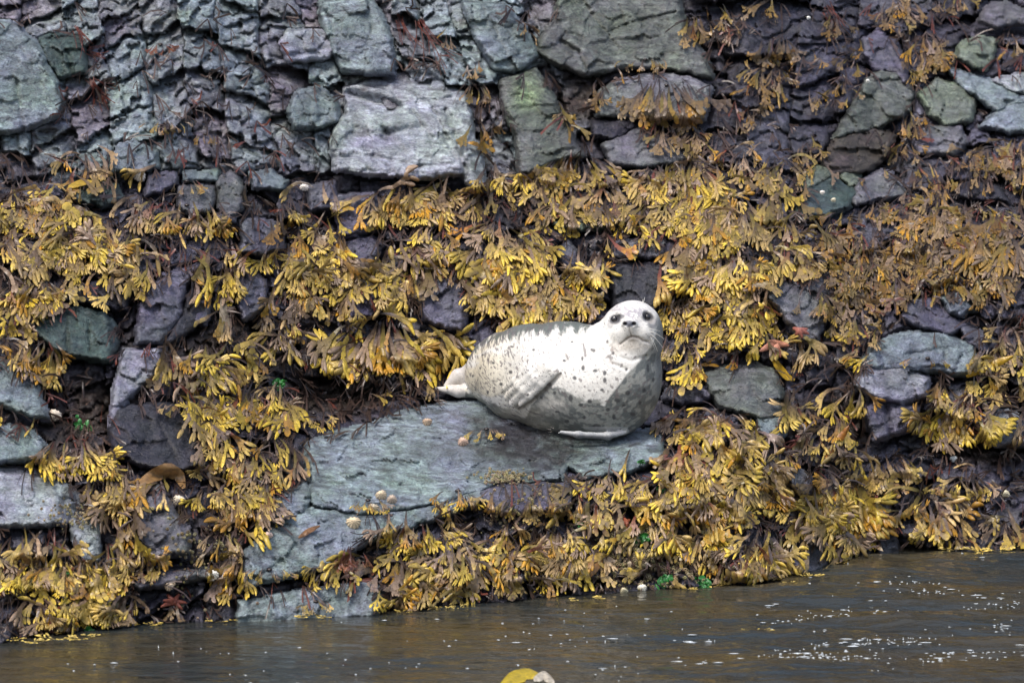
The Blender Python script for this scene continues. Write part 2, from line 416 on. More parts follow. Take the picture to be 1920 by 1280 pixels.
# name, outline, height, creases (x0,y0,x1,y1,k: falls off on the left of the line), tilt, colour, label, gashes (x0,y0,x1,y1,width,depth)
ROCKS = [
 ('boulder', [(648,168),(700,148),(745,137),(805,143),(868,176),(882,215),(890,265),(902,300),(912,352),(890,356),(866,325),(800,334),(700,328),(628,318),(620,265),(632,232),(652,212)], 62,
  [(852,186,892,352,1.5),(655,178,868,196,2.0),(870,290,620,250,-.0),(700,262,880,300,.35)], (0,.35), 'P', 'large pale blue-grey boulder with a hollowed face, upper centre',
  [(658,178,742,198,9,40),(664,205,735,208,7,16),(664,250,722,258,13,24),(722,250,788,238,6,20),(790,252,846,268,4,9),(812,205,856,300,3,14),(772,206,812,262,3,9),(715,240,760,285,3,9),(760,262,836,276,3,8),(858,270,874,332,4,22),(628,296,700,292,4,10),(700,292,790,312,4,10),(790,312,858,306,3,8),(835,208,843,218,5,18),(853,250,858,260,4,14),(780,150,840,168,2.5,7),(800,176,850,186,3,7),(640,316,860,330,3,7),(780,290,786,320,2,6)]),
 ('rock_slab', [(572,835),(620,812),(700,795),(760,772),(830,755),(905,748),(1000,765),(1110,790),(1240,815),(1245,860),(1180,885),(1100,895),(1062,872),(1055,905),(930,898),(920,912),(830,942),(700,965),(590,948),(562,920),(565,870)], 26,
  [(590,960,580,825,5.0),(1240,905,560,965,2.0)], (0,0), 'T', 'broad blue-green tilted slab that the seal lies on',
  [(580,872,648,860,3,9),(600,905,612,895,4,5),(650,862,900,805,3,3),(590,915,910,845,3,3),(700,930,1000,870,3,3),(840,880,870,830,3,6),(900,800,1050,790,6,3),(600,835,800,790,3,3),(745,950,748,925,3,10)]),
 ('rock_slab', [(455,1100),(460,1035),(510,985),(570,952),(700,965),(830,942),(912,908),(915,935),(830,968),(720,1002),(650,1040),(600,1066),(520,1085)], 22,
  [(620,1110,452,1125,2.0)], (0,.1), 'T', 'smooth blue-grey slab strip below the slab under the seal',
  [(560,985,780,950,3,6),(470,1045,640,1000,4,3)]),
 ('rock_slab', [(440,1200),(448,1130),(540,1110),(670,1092),(722,1100),(700,1200)], 20, [], (0,0), 'T', 'lowest blue-grey slab dipping into the water at left of centre', [(500,1130,650,1120,3,3)]),
 ('rock', [(498,958),(528,925),(575,905),(582,942),(560,966),(515,984)], 26, [(500,945,580,925,1.4)], (0,0), 'T', 'small blue-grey wedge at the left end of the seal\'s slab', [(540,940,578,935,3,9),(545,955,575,948,3,9)]),
 ('rock', [(206,800),(222,768),(290,756),(358,765),(376,812),(386,868),(330,886),(262,872),(212,846)], 56, [(215,772,362,778,1.2),(345,760,380,880,1.2)], (0,-.15), 'D', 'glossy near-black block under the orange fringe of weed, lower left', [(300,790,330,860,3,8)]),
 ('rock', [(232,656),(300,655),(305,690),(272,718),(242,748),(214,795),(204,800),(212,742)], 34, [(300,660,214,800,-.0)], (-.1,0), 'W', 'pale grey pillar leaning over the dark hollow at left', []),
 ('rock', [(275,546),(308,514),(378,496),(352,536),(338,590),(302,642),(255,645),(262,572)], 44, [(300,515,380,505,1.5)], (0,0), 'L', 'tall lavender-grey column with smooth face, left of centre', [(310,560,326,552,2,4),(285,600,315,590,2,3)]),
 ('rock', [(380,498),(393,503),(392,560),(380,602),(322,642),(306,641),(340,592),(356,540)], 28, [], (0,0), 'D', 'dark brown-black flank beside the tall lavender column', []),
 ('rock', [(366,545),(388,543),(393,592),(385,608),(365,602)], 32, [], (0,0), 'L', 'narrow lavender stone right of the tall column', []),
 ('rock', [(45,604),(92,578),(150,574),(192,586),(216,610),(224,642),(206,676),(180,676),(110,662),(72,632)], 58, [(40,592,205,606,1.7),(196,590,212,680,2.2)], (0,-.2), 'N', 'dark green angular block with a paler top edge, left', [(125,590,128,660,2,10),(165,600,170,660,2,10)]),
 ('rock', [(120,545),(168,532),(222,533),(244,543),(238,582),(180,574),(118,562)], 42, [(120,544,244,546,1.4)], (0,0), 'D', 'black-purple block lying above the dark green angular block', [(222,535,220,575,2,10)]),
 ('rock', [(444,496),(470,500),(498,528),(497,576),(458,602),(442,560)], 40, [(444,508,498,530,1.3)], (0,0), 'L', 'upright lavender block with rounded top below the left ledge', [(458,500,457,550,2,10)]),
 ('rock', [(453,416),(480,409),(528,422),(531,466),(492,478),(454,472)], 42, [(453,424,530,430,1.4)], (0,0), 'L', 'square blue-black block between weeds, left of centre', []),
 ('rock', [(634,366),(700,364),(713,388),(707,432),(642,450),(631,402)], 44, [(634,376,710,378,1.3)], (0,0), 'L', 'tall slate block under the big pale boulder', []),
 ('rock', [(647,456),(696,440),(719,461),(694,500),(665,512),(655,482)], 40, [(647,462,718,462,1.2)], (0,-.1), 'L', 'tilted slate block left of the yellow weed cascade', []),
 ('rock', [(645,566),(700,545),(738,541),(722,580),(702,592),(650,606)], 44, [(646,572,738,552,1.0),(700,545,690,600,.7)], (0,0), 'L', 'slate block above the largest hanging weed clump', []),
 ('rock', [(783,552),(813,528),(852,524),(879,545),(882,572),(869,623),(835,616),(793,598)], 50, [(783,545,880,538,1.0),(868,540,862,625,1.6)], (0,-.1), 'L', 'broad slate-blue block just behind the seal\'s back', []),
 ('rock', [(1148,496),(1271,487),(1284,502),(1281,543),(1242,566),(1220,598),(1150,592)], 48, [(1148,503,1284,496,3.0)], (0,-.1), 'D', 'long dark block with flat top right behind the seal\'s head', [(1216,498,1216,560,1.5,4),(1245,500,1246,556,1.5,4),(1168,530,1172,565,1.5,4)]),
 ('rock', [(1098,492),(1144,494),(1145,531),(1112,532),(1100,515)], 40, [(1098,499,1146,499,2.0)], (0,0), 'D', 'small dark block left of the long dark block', []),
 ('rock', [(1112,535),(1143,536),(1143,566),(1118,552)], 36, [], (0,0), 'D', 'lowest small dark stone left of the long dark block', []),
 ('rock', [(1144,450),(1168,446),(1192,454),(1242,456),(1242,482),(1150,484)], 46, [(1144,458,1242,462,2.0)], (0,0), 'G', 'dark stone resting on the long dark block, weed over it', []),
 ('rock', [(1042,470),(1064,454),(1082,470),(1088,512),(1060,504)], 38, [(1040,480,1085,470,1)], (0,0), 'L', 'slanting glossy stone on the left end of the ledge above the seal', []),
 ('rock', [(1040,420),(1110,411),(1180,404),(1205,411),(1130,427),(1080,430)], 44, [], (0,.6), 'V', 'flat green-grey ledge top above the seal\'s head', []),
 ('rock', [(1438,532),(1480,520),(1536,518),(1555,545),(1553,592),(1530,642),(1500,641),(1468,592),(1443,560)], 52, [(1438,538,1555,540,2.0),(1538,530,1530,645,1.6)], (0,-.1), 'G', 'tall grey block with blue-grey top, right of the long dark block', [(1500,540,1494,600,2,9)]),
 ('rock', [(1318,702),(1360,685),(1420,681),(1452,694),(1470,746),(1466,784),(1440,786),(1350,762),(1330,742)], 56, [(1320,720,1460,716,2.6)], (0,-.1), 'O', 'squared olive-grey stone with pale flat top, right of the seal\'s chest', []),
 ('rock', [(1253,728),(1290,717),(1330,712),(1337,746),(1280,757),(1243,746)], 44, [(1253,730,1335,722,1.3)], (0,0), 'L', 'dark fractured stone between seal and squared olive stone', [(1270,730,1325,748,2,6)]),
 ('rock', [(1420,780),(1466,778),(1473,812),(1450,834),(1424,804)], 40, [], (0,0), 'T', 'small blue-green stone under the squared olive stone', []),
 ('rock', [(1608,684),(1640,642),(1700,624),(1770,624),(1822,646),(1838,682),(1820,702),(1700,694),(1640,694)], 56, [(1608,660,1740,648,1.0),(1760,640,1835,690,.8)], (0,-.1), 'T', 'round-backed blue-grey boulder among weeds at right', [(1700,665,1790,650,3,8),(1770,660,1775,695,2,7)]),
 ('rock', [(1598,722),(1624,690),(1700,684),(1742,710),(1738,742),(1690,758),(1640,746)], 66, [(1600,716,1740,712,1.3)], (0,-.1), 'W', 'pale lavender humped stone below the round-backed boulder', [(1640,702,1720,696,2,7)]),
 ('rock', [(1622,762),(1650,748),(1722,764),(1712,802),(1670,818),(1640,828),(1628,792)], 48, [(1622,772,1722,776,1.2)], (0,0), 'L', 'knobbly lavender stone below the pale humped one', [(1662,756,1670,815,4,16)]),
 ('rock', [(1828,792),(1868,764),(1920,784),(1990,800),(1990,836),(1862,834)], 60, [(1830,792,1990,806,1.0)], (0,-.2), 'W', 'wedge of lavender stone cut by the right edge of the picture', []),
 ('rock', [(1690,596),(1700,565),(1742,564),(1792,598),(1815,612),(1782,628),(1720,612)], 46, [(1690,582,1810,606,1.2)], (0,0), 'L', 'long lavender rock lying slantwise behind the round-backed boulder', [(1730,575,1770,612,2,7)]),
 ('rock', [(1765,557),(1790,549),(1816,559),(1826,580),(1802,592),(1780,586)], 50, [(1765,565,1826,570,1.8)], (0,0), 'T', 'small faceted blue-green stone above the slanting lavender rock', []),
 ('rock', [(1800,612),(1850,622),(1872,650),(1850,664),(1812,642)], 44, [], (0,0), 'L', 'small lavender stone at the right end of the slanting rock', []),
 ('rock', [(1563,260),(1598,202),(1625,150),(1650,132),(1692,140),(1712,176),(1707,202),(1690,216),(1655,236),(1600,252)], 50, [(1650,130,1680,236,.7),(1600,200,1650,130,-.0)], (0,-.1), 'O', 'peaked green-grey boulder, upper right', [(1640,178,1668,222,2,5)]),
 ('rock', [(1620,78),(1648,57),(1682,84),(1701,130),(1704,166),(1680,140),(1640,131),(1621,102)], 44, [(1620,90,1700,80,.8)], (0,0), 'L', 'purple-grey leaning stone above the peaked boulder', [(1665,90,1695,140,3,9)]),
 ('rock', [(1724,178),(1758,150),(1800,158),(1828,190),(1822,226),(1780,238),(1744,216)], 46, [(1724,176,1826,180,.9)], (0,0), 'V', 'pale green rounded boulder right of the peaked one', []),
 ('rock', [(1778,129),(1820,140),(1900,172),(1925,190),(1872,210),(1840,190),(1800,162)], 54, [(1780,140,1920,196,2.4)], (0,0), 'T', 'thin blue-green slab with a sharp light edge, upper right', []),
 ('rock', [(1838,238),(1870,202),(1930,172),(2000,190),(1985,245),(1890,248)], 52, [(1838,215,1990,200,1.0)], (0,0), 'T', 'blue-grey boulder half out of the picture at upper right', []),
 ('rock', [(1862,152),(1920,138),(1990,150),(1990,180),(1902,174)], 46, [], (0,.3), 'P', 'light blue stone at the right edge above the blue-grey boulder', []),
 ('rock', [(1794,108),(1802,80),(1840,70),(1867,80),(1863,110),(1846,131),(1825,126)], 46, [(1828,75,1826,130,.9)], (0,0), 'V', 'pale faceted stone below the dark hollow, upper right corner', []),
 ('rock', [(1835,38),(1850,14),(1885,6),(1925,25),(1990,50),(1900,46),(1870,52)], 38, [], (0,0), 'G', 'dark grey stone inside the hollow at the upper right corner', []),
 ('rock', [(1540,302),(1568,262),(1640,243),(1677,256),(1662,292),(1630,322),(1560,328)], 52, [(1540,285,1675,262,.8)], (0,0), 'M', 'brown speckled rounded rock below the peaked boulder', []),
 ('rock', [(1490,398),(1508,362),(1563,331),(1582,345),(1606,360),(1590,392),(1550,407),(1500,418)], 54, [(1545,330,1610,385,1.1)], (0,0), 'N', 'green-grey block with a light right edge, right of centre', []),
 ('rock', [(1498,348),(1530,316),(1590,304),(1613,330),(1606,354),(1565,328),(1510,358)], 40, [], (0,0), 'V', 'pale green stone behind the green-grey block', []),
 ('rock', [(1598,378),(1610,344),(1640,324),(1670,321),(1697,365),(1660,372),(1605,384)], 50, [(1655,318,1690,375,1.3)], (0,-.1), 'G', 'grey pyramid stone beside the green-grey block', []),
 ('rock', [(1788,350),(1830,342),(1870,350),(1892,377),(1850,374),(1800,368)], 44, [(1788,354,1890,362,2)], (0,0), 'D', 'narrow blue-black stone in the right-hand weeds', [(1828,350,1828,370,1.5,6),(1855,350,1856,372,1.5,6)]),
 ('rock', [(1873,322),(1920,325),(1990,340),(1990,378),(1902,352)], 46, [(1873,330,1990,348,2)], (0,0), 'D', 'dark stone at the right edge above the narrow blue-black one', []),
 ('rock', [(1714,262),(1722,242),(1800,236),(1812,268),(1790,290),(1722,286)], 42, [(1714,250,1812,246,1)], (0,0), 'G', 'layered dark grey stone under the pale green boulder', [(1725,262,1805,252,2,5),(1725,274,1800,266,2,5)]),
 ('rock_slab', [(1003,98),(1022,60),(1040,38),(1058,-40),(1268,-60),(1278,20),(1290,68),(1322,100),(1336,148),(1262,132),(1180,126),(1102,142),(1068,132),(1024,112)], 44, [(1003,30,1290,0,.25)], (0,-.05), 'O', 'big cracked olive-grey rock face at the top right of centre',
  [(1090,0,1160,92,1.5,9),(1170,47,1265,22,2,12),(1140,60,1175,46,1.5,9),(1052,80,1085,96,4,22),(1160,10,1172,50,1.5,7),(1215,40,1262,62,1.5,6),(1085,98,1100,130,2,8),(1155,75,1240,70,1.5,5),(1120,110,1240,85,1.5,4)]),
 ('rock', [(1118,218),(1124,176),(1160,150),(1222,140),(1292,144),(1334,166),(1322,224),(1192,222)], 50, [(1118,178,1330,168,.8),(1115,219,1190,219,-.0)], (0,-.1), 'G', 'dark wet block with weeds hanging over its right half, top right of centre', []),
 ('rock', [(1112,228),(1188,224),(1205,236),(1150,262),(1114,258)], 30, [], (0,0), 'D', 'dark undercut shelf below the wet block with hanging weeds', []),
 ('rock', [(1128,272),(1200,240),(1262,268),(1296,300),(1200,314),(1148,306)], 40, [(1128,262,1290,270,.6)], (0,0), 'G', 'mottled grey rock beneath the undercut shelf', []),
 ('rock', [(868,5),(946,8),(980,48),(1012,106),(962,136),(926,132),(890,70)], 46, [(940,0,1015,110,1.1)], (0,0), 'T', 'leaning blue-green column at the top, above the green-stained one', [(905,15,955,110,2,8)]),
 ('rock', [(936,152),(1002,130),(1032,172),(1066,240),(1092,292),(1040,302),(976,332),(968,262),(944,202)], 48, [(1000,126,1092,300,1.2)], (0,0), 'O', 'leaning column with a pale green stain, right of the big pale boulder', [(950,205,1045,196,2,7),(975,140,1010,200,1.5,5)]),
 ('boulder', [(-70,30),(30,45),(72,82),(102,140),(119,190),(112,216),(60,240),(-70,268)], 64, [(-40,50,110,110,.5),(85,60,120,220,.8)], (0,-.1), 'T', 'big smooth green-grey boulder cut by the left edge, upper left', [(30,155,44,240,3,12),(85,120,100,150,3,9),(40,90,60,120,2,5)]),
 ('rock', [(74,72),(110,64),(149,70),(161,110),(161,136),(110,147),(84,112)], 40, [(74,84,155,80,1.6)], (0,0), 'N', 'dark green block tucked behind the big left boulder', [(125,95,135,140,4,12)]),
 ('rock', [(598,8),(688,-12),(722,40),(738,100),(740,140),(700,138),(640,132),(612,72)], 44, [(700,-10,742,130,.8)], (0,0), 'T', 'tall blue-green facet of cliff above the big pale boulder', [(612,20,625,60,3,8),(670,90,735,80,1.5,5)]),
 ('rock', [(526,84),(540,60),(602,58),(640,86),(612,110),(540,118)], 42, [(526,78,635,78,.7)], (0,0), 'P', 'smooth pale blue face left of the tall cliff facet', []),
 ('rock', [(540,212),(556,175),(600,165),(631,190),(636,226),(600,240),(552,240)], 48, [(540,200,636,192,.8)], (0,0), 'T', 'rounded grey-green block touching the left of the big pale boulder', [(580,240,600,225,4,10)]),
 ('rock', [(334,352),(375,344),(404,350),(396,396),(362,408),(335,386)], 46, [(334,362,402,360,1.4)], (0,0), 'G', 'five-sided grey block in the row of blocks at left', []),
 ('rock', [(407,336),(430,323),(447,332),(457,356),(452,396),(430,407),(409,390)], 46, [(407,345,455,350,1.1)], (0,0), 'G', 'upright rounded grey block right of the five-sided one', []),
 ('rock', [(403,400),(440,397),(442,419),(405,416)], 42, [], (0,.2), 'L', 'small square stone under the upright rounded block', []),
 ('rock', [(274,366),(278,330),(328,324),(334,345),(312,356)], 40, [(274,340,334,338,1.2)], (0,0), 'L', 'pale-edged stone left of the five-sided block', []),
 ('rock', [(346,324),(408,322),(408,338),(346,340)], 44, [], (0,.4), 'T', 'flat blue-green capstone over the five-sided block', []),
 ('rock', [(468,326),(508,319),(536,340),(532,356),(476,352)], 42, [(468,334,536,340,1.4)], (0,0), 'T', 'humped stone left of the slate blocks under the pale boulder', []),
 ('rock', [(580,350),(628,342),(630,392),(582,392)], 38, [(580,356,630,352,1.2)], (0,0), 'L', 'square slate stone left of the tall slate block', []),
 ('rock', [(118,352),(160,340),(216,345),(232,376),(190,388),(148,378)], 46, [(118,358,230,358,1.4)], (0,0), 'N', 'dark rock shelf with a single yellow blade on it, left', []),
 ('rock', [(206,302),(222,276),(248,264),(292,284),(296,314),(250,326),(214,322)], 46, [(206,290,296,296,.9)], (0,0), 'T', 'blue-grey stone with a shadowed underside above the row of blocks', []),
 ('rock', [(-70,880),(60,877),(106,896),(152,926),(158,980),(60,985),(-70,985)], 52, [(-70,902,150,930,1.7),(104,880,108,985,1.6)], (0,0), 'P', 'pale blue-grey ledge block at the lower left edge', []),
 ('rock', [(-70,815),(20,796),(62,808),(94,845),(80,860),(-70,872)], 50, [(-70,832,94,838,1.0)], (0,0), 'T', 'blue-green stone above the pale ledge block, left edge', []),
 ('rock', [(-70,672),(28,680),(70,720),(90,782),(50,778),(-70,730)], 44, [(20,670,90,780,.9)], (0,0), 'T', 'sloping blue-grey stone half hidden by weeds at the left edge', []),
 ('rock', [(132,975),(186,962),(187,1052),(150,1052),(140,1012)], 40, [(170,965,176,1050,.8)], (0,0), 'P', 'upright pale stone among weeds at lower left', []),
 ('rock', [(252,935),(298,908),(326,960),(352,990),(353,1036),(290,1048),(256,1010)], 48, [(252,935,330,925,1.2),(330,950,350,1040,.8)], (0,0), 'G', 'dark slate block in the gully left of the lower slabs', [(270,920,280,1000,2,7)]),
 ('rock', [(240,1092),(300,1074),(392,1064),(398,1082),(332,1092),(262,1104)], 40, [], (0,.6), 'G', 'thin flat ledge just above the water in the gully', []),
 ('rock', [(900,922),(960,906),(1072,904),(1078,930),(1062,958),(920,962)], 38, [(900,926,1078,918,1.6)], (0,0), 'L', 'purple-grey step in front of the seal\'s slab', [(1000,910,1003,955,1.5,7)]),
 ('rock', [(1236,938),(1308,922),(1318,945),(1262,962)], 34, [], (0,.4), 'T', 'blue-grey stone showing through the weeds below the seal', []),
 ('rock', [(1288,800),(1330,806),(1364,830),(1320,838)], 34, [], (0,.3), 'W', 'small pale stone in the weeds right of the seal', []),
 ('rock', [(1468,882),(1490,874),(1522,900),(1520,928),(1492,922)], 44, [], (0,0), 'G', 'smooth dark rounded stone under the drooping weeds at right', []),
 ('rock', [(1638,922),(1660,902),(1678,1000),(1690,1045),(1650,1050),(1640,980)], 34, [(1664,905,1680,1040,.8)], (0,0), 'D', 'dark wet upright rock at the waterline right of the weed curtain', []),
 ('rock', [(1478,1018),(1530,998),(1555,1040),(1552,1075),(1500,1080),(1485,1050)], 34, [(1478,1020,1550,1015,1)], (0,0), 'L', 'dark purple stone at the waterline left of the weed curtain', []),
]

STEP = 3.0
GX = np.arange(-600, 2521, STEP); GY = np.arange(-420, 1303, STEP)
GXX, GYY = np.meshgrid(GX, GY)
BASEY = base_grid(GX, GY)
FR, CI, CJ, RR1, RR2 = fracture(GXX, GYY)
WLG = np.interp(GX, WLX, WLY)[None, :]


def poly_sd(poly, X, Y):
    d = np.full(X.shape, 1e9); inside = np.zeros(X.shape, bool)
    n = len(poly)
    for i in range(n):
        x0, y0 = poly[i]; x1, y1 = poly[(i + 1) % n]
        ex, ey = x1 - x0, y1 - y0
        t = np.clip(((X - x0) * ex + (Y - y0) * ey) / (ex * ex + ey * ey + 1e-9), 0, 1)
        d = np.minimum(d, np.hypot(X - x0 - t * ex, Y - y0 - t * ey))
        c = ((y0 > Y) != (y1 > Y)) & (X < (x1 - x0) * (Y - y0) / ((y1 - y0) if y1 != y0 else 1e-9) + x0)
        inside ^= c
    return np.where(inside, d, -d)


def rock_field(k, spec, X, Y):
    name, poly, H, cr, tilt, colr, lab, gash = spec
    wx = X + 5 * fbm(X / 15, Y / 15, 100 + k, 4, .65); wy = Y + 5 * fbm(X / 15, Y / 15, 200 + k, 4, .65)
    sd = poly_sd(poly, wx, wy)
    cx = np.mean([p[0] for p in poly]); cy = np.mean([p[1] for p in poly])
    size = max(max(p[0] for p in poly) - min(p[0] for p in poly), 40)
    wr = min(7, size * 0.09)
    t = np.clip(sd / wr, 0, 1)
    f = H * (0.62 + 0.38 * (1 - (1 - t) ** 1.6))
    top = np.full(X.shape, float(H))
    for (x0, y0, x1, y1, kk) in cr:
        if abs(kk) < 1e-6: continue
        L = math.hypot(x1 - x0, y1 - y0); nx, ny = (y1 - y0) / L, -(x1 - x0) / L
        top = np.minimum(top, H - kk * np.maximum(0, (wx - x0) * nx + (wy - y0) * ny))
    f = np.minimum(f, top) + tilt[0] * (X - cx) + tilt[1] * (Y - cy)
    a = (0.30 if name == 'boulder' else 0.42) if size > 150 else 0.8
    ss = min(1.0, max(.42, size / 130))
    G1, G2, gi, gj, gu, gv = cellular(wx / (46 * ss) + k, wy / (36 * ss) + k * 3, 300 + k)
    f = f + a * ss * (16 * (h2(gi, gj, 1) - 0.5) + gu * 46 * 1.3 * (h2(gi, gj, 2) - 0.5) + gv * 36 * 1.5 * (h2(gi, gj, 3) - 0.3)) - a * 5 * (1 - sstep(0, 0.04, G2 - G1))
    K1, K2, ki, kj, ku, kv = cellular(wx / 17 + 3 * k, wy / 13 + k, 350 + k)
    f = f + a * (5 * (h2(ki, kj, 1) - .5) + ku * 17 * .5 * (h2(ki, kj, 2) - .5) + kv * 13 * .7 * (h2(ki, kj, 3) - .3))
    st = vn(wx / 60 + 5, (wy + 0.28 * wx) / 7.0, 400 + k)
    f = f + 2.2 * (st - 0.5) + 3.2 * fbm(X / 24, Y / 24, 500 + k, 4, 0.6) + 1.2 * fbm(X / 6, Y / 6, 600 + k, 2)
    for (x0, y0, x1, y1, wd, dp) in gash:
        ex, ey = x1 - x0, y1 - y0
        tt = np.clip(((wx - x0) * ex + (wy - y0) * ey) / (ex * ex + ey * ey), 0, 1)
        dd = np.hypot(wx - x0 - tt * ex, wy - y0 - tt * ey)
        f = f - 1.25 * dp * np.exp(-(dd / (wd * 1.1)) ** 2)
    return f + 22, sd


# fit each single rock on the fine grid
rock_data = []
ROCKMASK = np.full(GXX.shape, -99.0)
for k, spec in enumerate(ROCKS):
    poly = spec[1]
    x0 = min(p[0] for p in poly) - 15; x1 = max(p[0] for p in poly) + 15
    y0 = min(p[1] for p in poly) - 15; y1 = max(p[1] for p in poly) + 15
    ia = max(0, int((x0 - GX[0]) // STEP)); ib = min(len(GX), int((x1 - GX[0]) // STEP) + 2)
    ja = max(0, int((y0 - GY[0]) // STEP)); jb = min(len(GY), int((y1 - GY[0]) // STEP) + 2)
    sl = (slice(ja, jb), slice(ia, ib))
    f, sd = rock_field(k, spec, GXX[sl], GYY[sl])
    rock_data.append((sl, f, sd))
    ROCKMASK[sl] = np.maximum(ROCKMASK[sl], sd)

# hollows and low ground: (x, y, rx, ry, depth)
HOLLOWS = [(150,760,85,70,70),(1860,20,110,60,60),(1345,110,40,70,55),(1240,-5,30,40,30),(640,745,150,45,30),(880,320,30,60,0),
           (1085,170,40,60,45),(845,708,45,26,60),(560,810,40,30,20),(900,760,60,16,10),(1560,760,60,60,30),(1790,830,80,60,40),(420,960,60,60,35),(330,1130,60,30,25),
           (230,600,25,60,40),(470,620,80,40,20),(1480,700,40,50,30),(1600,880,40,60,40),(1760,960,60,50,25),(1105,500,6,70,20),(900,260,22,80,30),(1010,60,18,90,40)]
HOL = np.zeros(GXX.shape)
for (x, y, a, b, d) in HOLLOWS:
    HOL += d * np.exp(-(((GXX - x) / a) ** 2 + ((GYY - y) / b) ** 2) ** 1.5)
CLIFF = sstep(340, 280, GYY) * sstep(1120, 1040, GXX)
FB = FR - HOL - (34 - 16 * CLIFF) * sstep(-16 + 9 * CLIFF, -2, ROCKMASK)
FB = FB * np.clip((WLG + 60 - GYY) / 80, 0.4, 1)
FALL = FB.copy()
for (sl, f, sd) in rock_data:
    FALL[sl] = np.where(sd > -1, np.maximum(FALL[sl], f), FALL[sl])


def rock_colour(X, Y, r1, r2):
    """the stone's own colour, by part of the shore"""
    T = np.array(PAL['T']); L = np.array(PAL['L']); D = np.array((.05, .048, .06)); G = np.array(PAL['G']); B = np.array((.040, .030, .025))
    up = sstep(360, 280, Y) * sstep(1150, 1000, X)
    a = np.clip(r1 * 1.3 - 0.1 + 0.7 * fbm(X / 130, Y / 100, 81, 3), 0, 1)[..., None]
    c_up = T * a * 1.2 + np.array((.20, .185, .215)) * (1 - a)
    b = np.clip(r2 + 0.6 * fbm(X / 90, Y / 90, 82, 3), 0, 1)[..., None]
    c_lo = L * b * 0.9 + D * (1 - b)
    c = c_up * up[..., None] + c_lo * (1 - up)[..., None]
    mud = np.zeros(X.shape)
    for (x, y, ra, rb) in [(400,650,190,60),(620,745,130,50),(160,780,110,90),(1560,790,90,60),(1850,850,90,30),(500,900,80,70),(1080,180,70,60),(960,580,90,40),(420,1040,60,70)]:
        mud = np.maximum(mud, np.exp(-(((X - x) / ra) ** 2 + ((Y - y) / rb) ** 2) ** 2))
    mud = np.clip(mud * (1.0 + 0.5 * fbm(X / 40, Y / 40, 83, 3)), 0, 1)[..., None]
    return c * (1 - mud) + B * mud


def grid_mesh(name, P, keep_v, col):
    """P (h,w,3), keep_v quads mask (h-1,w-1)"""
    h, w_ = P.shape[:2]
    idx = np.arange(h * w_).reshape(h, w_)
    q = np.stack([idx[1:, :-1][keep_v], idx[1:, 1:][keep_v], idx[:-1, 1:][keep_v], idx[:-1, :-1][keep_v]], -1)
    used = np.unique(q)
    rem = np.full(h * w_, -1, np.int64); rem[used] = np.arange(len(used))
    return fast_mesh(name, P.reshape(-1, 3)[used], quads=rem[q], col=col.reshape(-1, 3)[used])


# the shore itself, one sheet running beyond the frame on every side
xs = np.concatenate([np.linspace(-3000, -700, 60), np.arange(-690, -60, 14), np.arange(-60, 1981, 6), np.arange(1992, 2620, 14), np.linspace(2640, 4900, 60)])
ys = np.concatenate([np.linspace(-1500, -450, 50), np.arange(-440, -60, 14), np.arange(-54, 1230, 6), np.array([1260, 1300, 1400])])
SX, SY = np.meshgrid(xs, ys)
SB = base_grid(xs, ys)
sf, sci, scj, sr1, sr2 = fracture(SX, SY)
big = sstep(0, 700, np.maximum(-60 - SX, SX - 1980)) + sstep(0, 500, -60 - SY)
gi_ = np.clip(np.round((SX - GX[0]) / STEP).astype(int), 0, len(GX) - 1); gj_ = np.clip(np.round((SY - GY[0]) / STEP).astype(int), 0, len(GY) - 1)
inside = (SX >= GX[0]) & (SX <= GX[-1]) & (SY >= GY[0]) & (SY <= GY[-1])
sf = np.where(inside, FB[gj_, gi_], sf)
sf = sf - 12 + big * 90 * fbm(SX / 320, SY / 260, 88, 3)
SP_ = place(SX, SY, SB - sf * F2M)
shore = link('rocky_shore', grid_mesh('rocky_shore', SP_, np.ones((len(ys) - 1, len(xs) - 1), bool), rock_colour(SX, SY, sr1, sr2)), M_ROCK, kind='structure')

# ------------------------------------------------------------------ where the rockweed grows (40 px cells)
DENS = """
000100000000011000010001100000000111100133555000
000110000000000000021001200000001410101345664135
000030012123200000122010200000251100350063076142
000011001034101000112100220156100004321520530011
000121002310111000000031000042566335502400310310
000010014300210000000031003102766224101103462100
000001233411122000000041102002366411231004331005
632431100131210000000033167420147752441000365577
864352023111311133223107889832688875863026668525
997534551014665425876878989973888886620245787356
988878888765266515877887743247898886778868999988
998888885654367524888838755676899999878888999889
998975667863588843899958865454337988987888888888
998633461741567788883479787411016888117787778868
884001100173466761574262577620078887216764211535
852004100156666677776110220000066655224666211345
436112134434622688888500000000074373236630331167
547100266755321789998100000000061001145520025667
665101577666630158863100000000541002333541246877
555321678775786212200000000000767765342421147735
524651000786775301100161000113777786753531257612
014884211677442000000041014677788888875633245302
114786456477630000000055566677878888767765311577
531378223376621153006631121776667788777865553465
677327404556452164565344342233678887888781126665
888617732566100026787555677644567767666770125556
888776421164255567888877787632456667630000000000
878876321265632367888888863232210000000000000000
578777344321123277765100000000000000000000000000
466652000000000000000000000000000000000000000000
""".split()
DM = np.array([[int(ch) for ch in r.ljust(48, '0')[:48]] for r in DENS], float)


def dens(px, py):
    i = np.clip((px // 40).astype(int), 0, 47); j = (py // 40).astype(int)
    ok = (j >= 0) & (j < DM.shape[0]) & (px > -200) & (px < 2120)
    return np.where(ok, DM[np.clip(j, 0, DM.shape[0] - 1), i], 0)


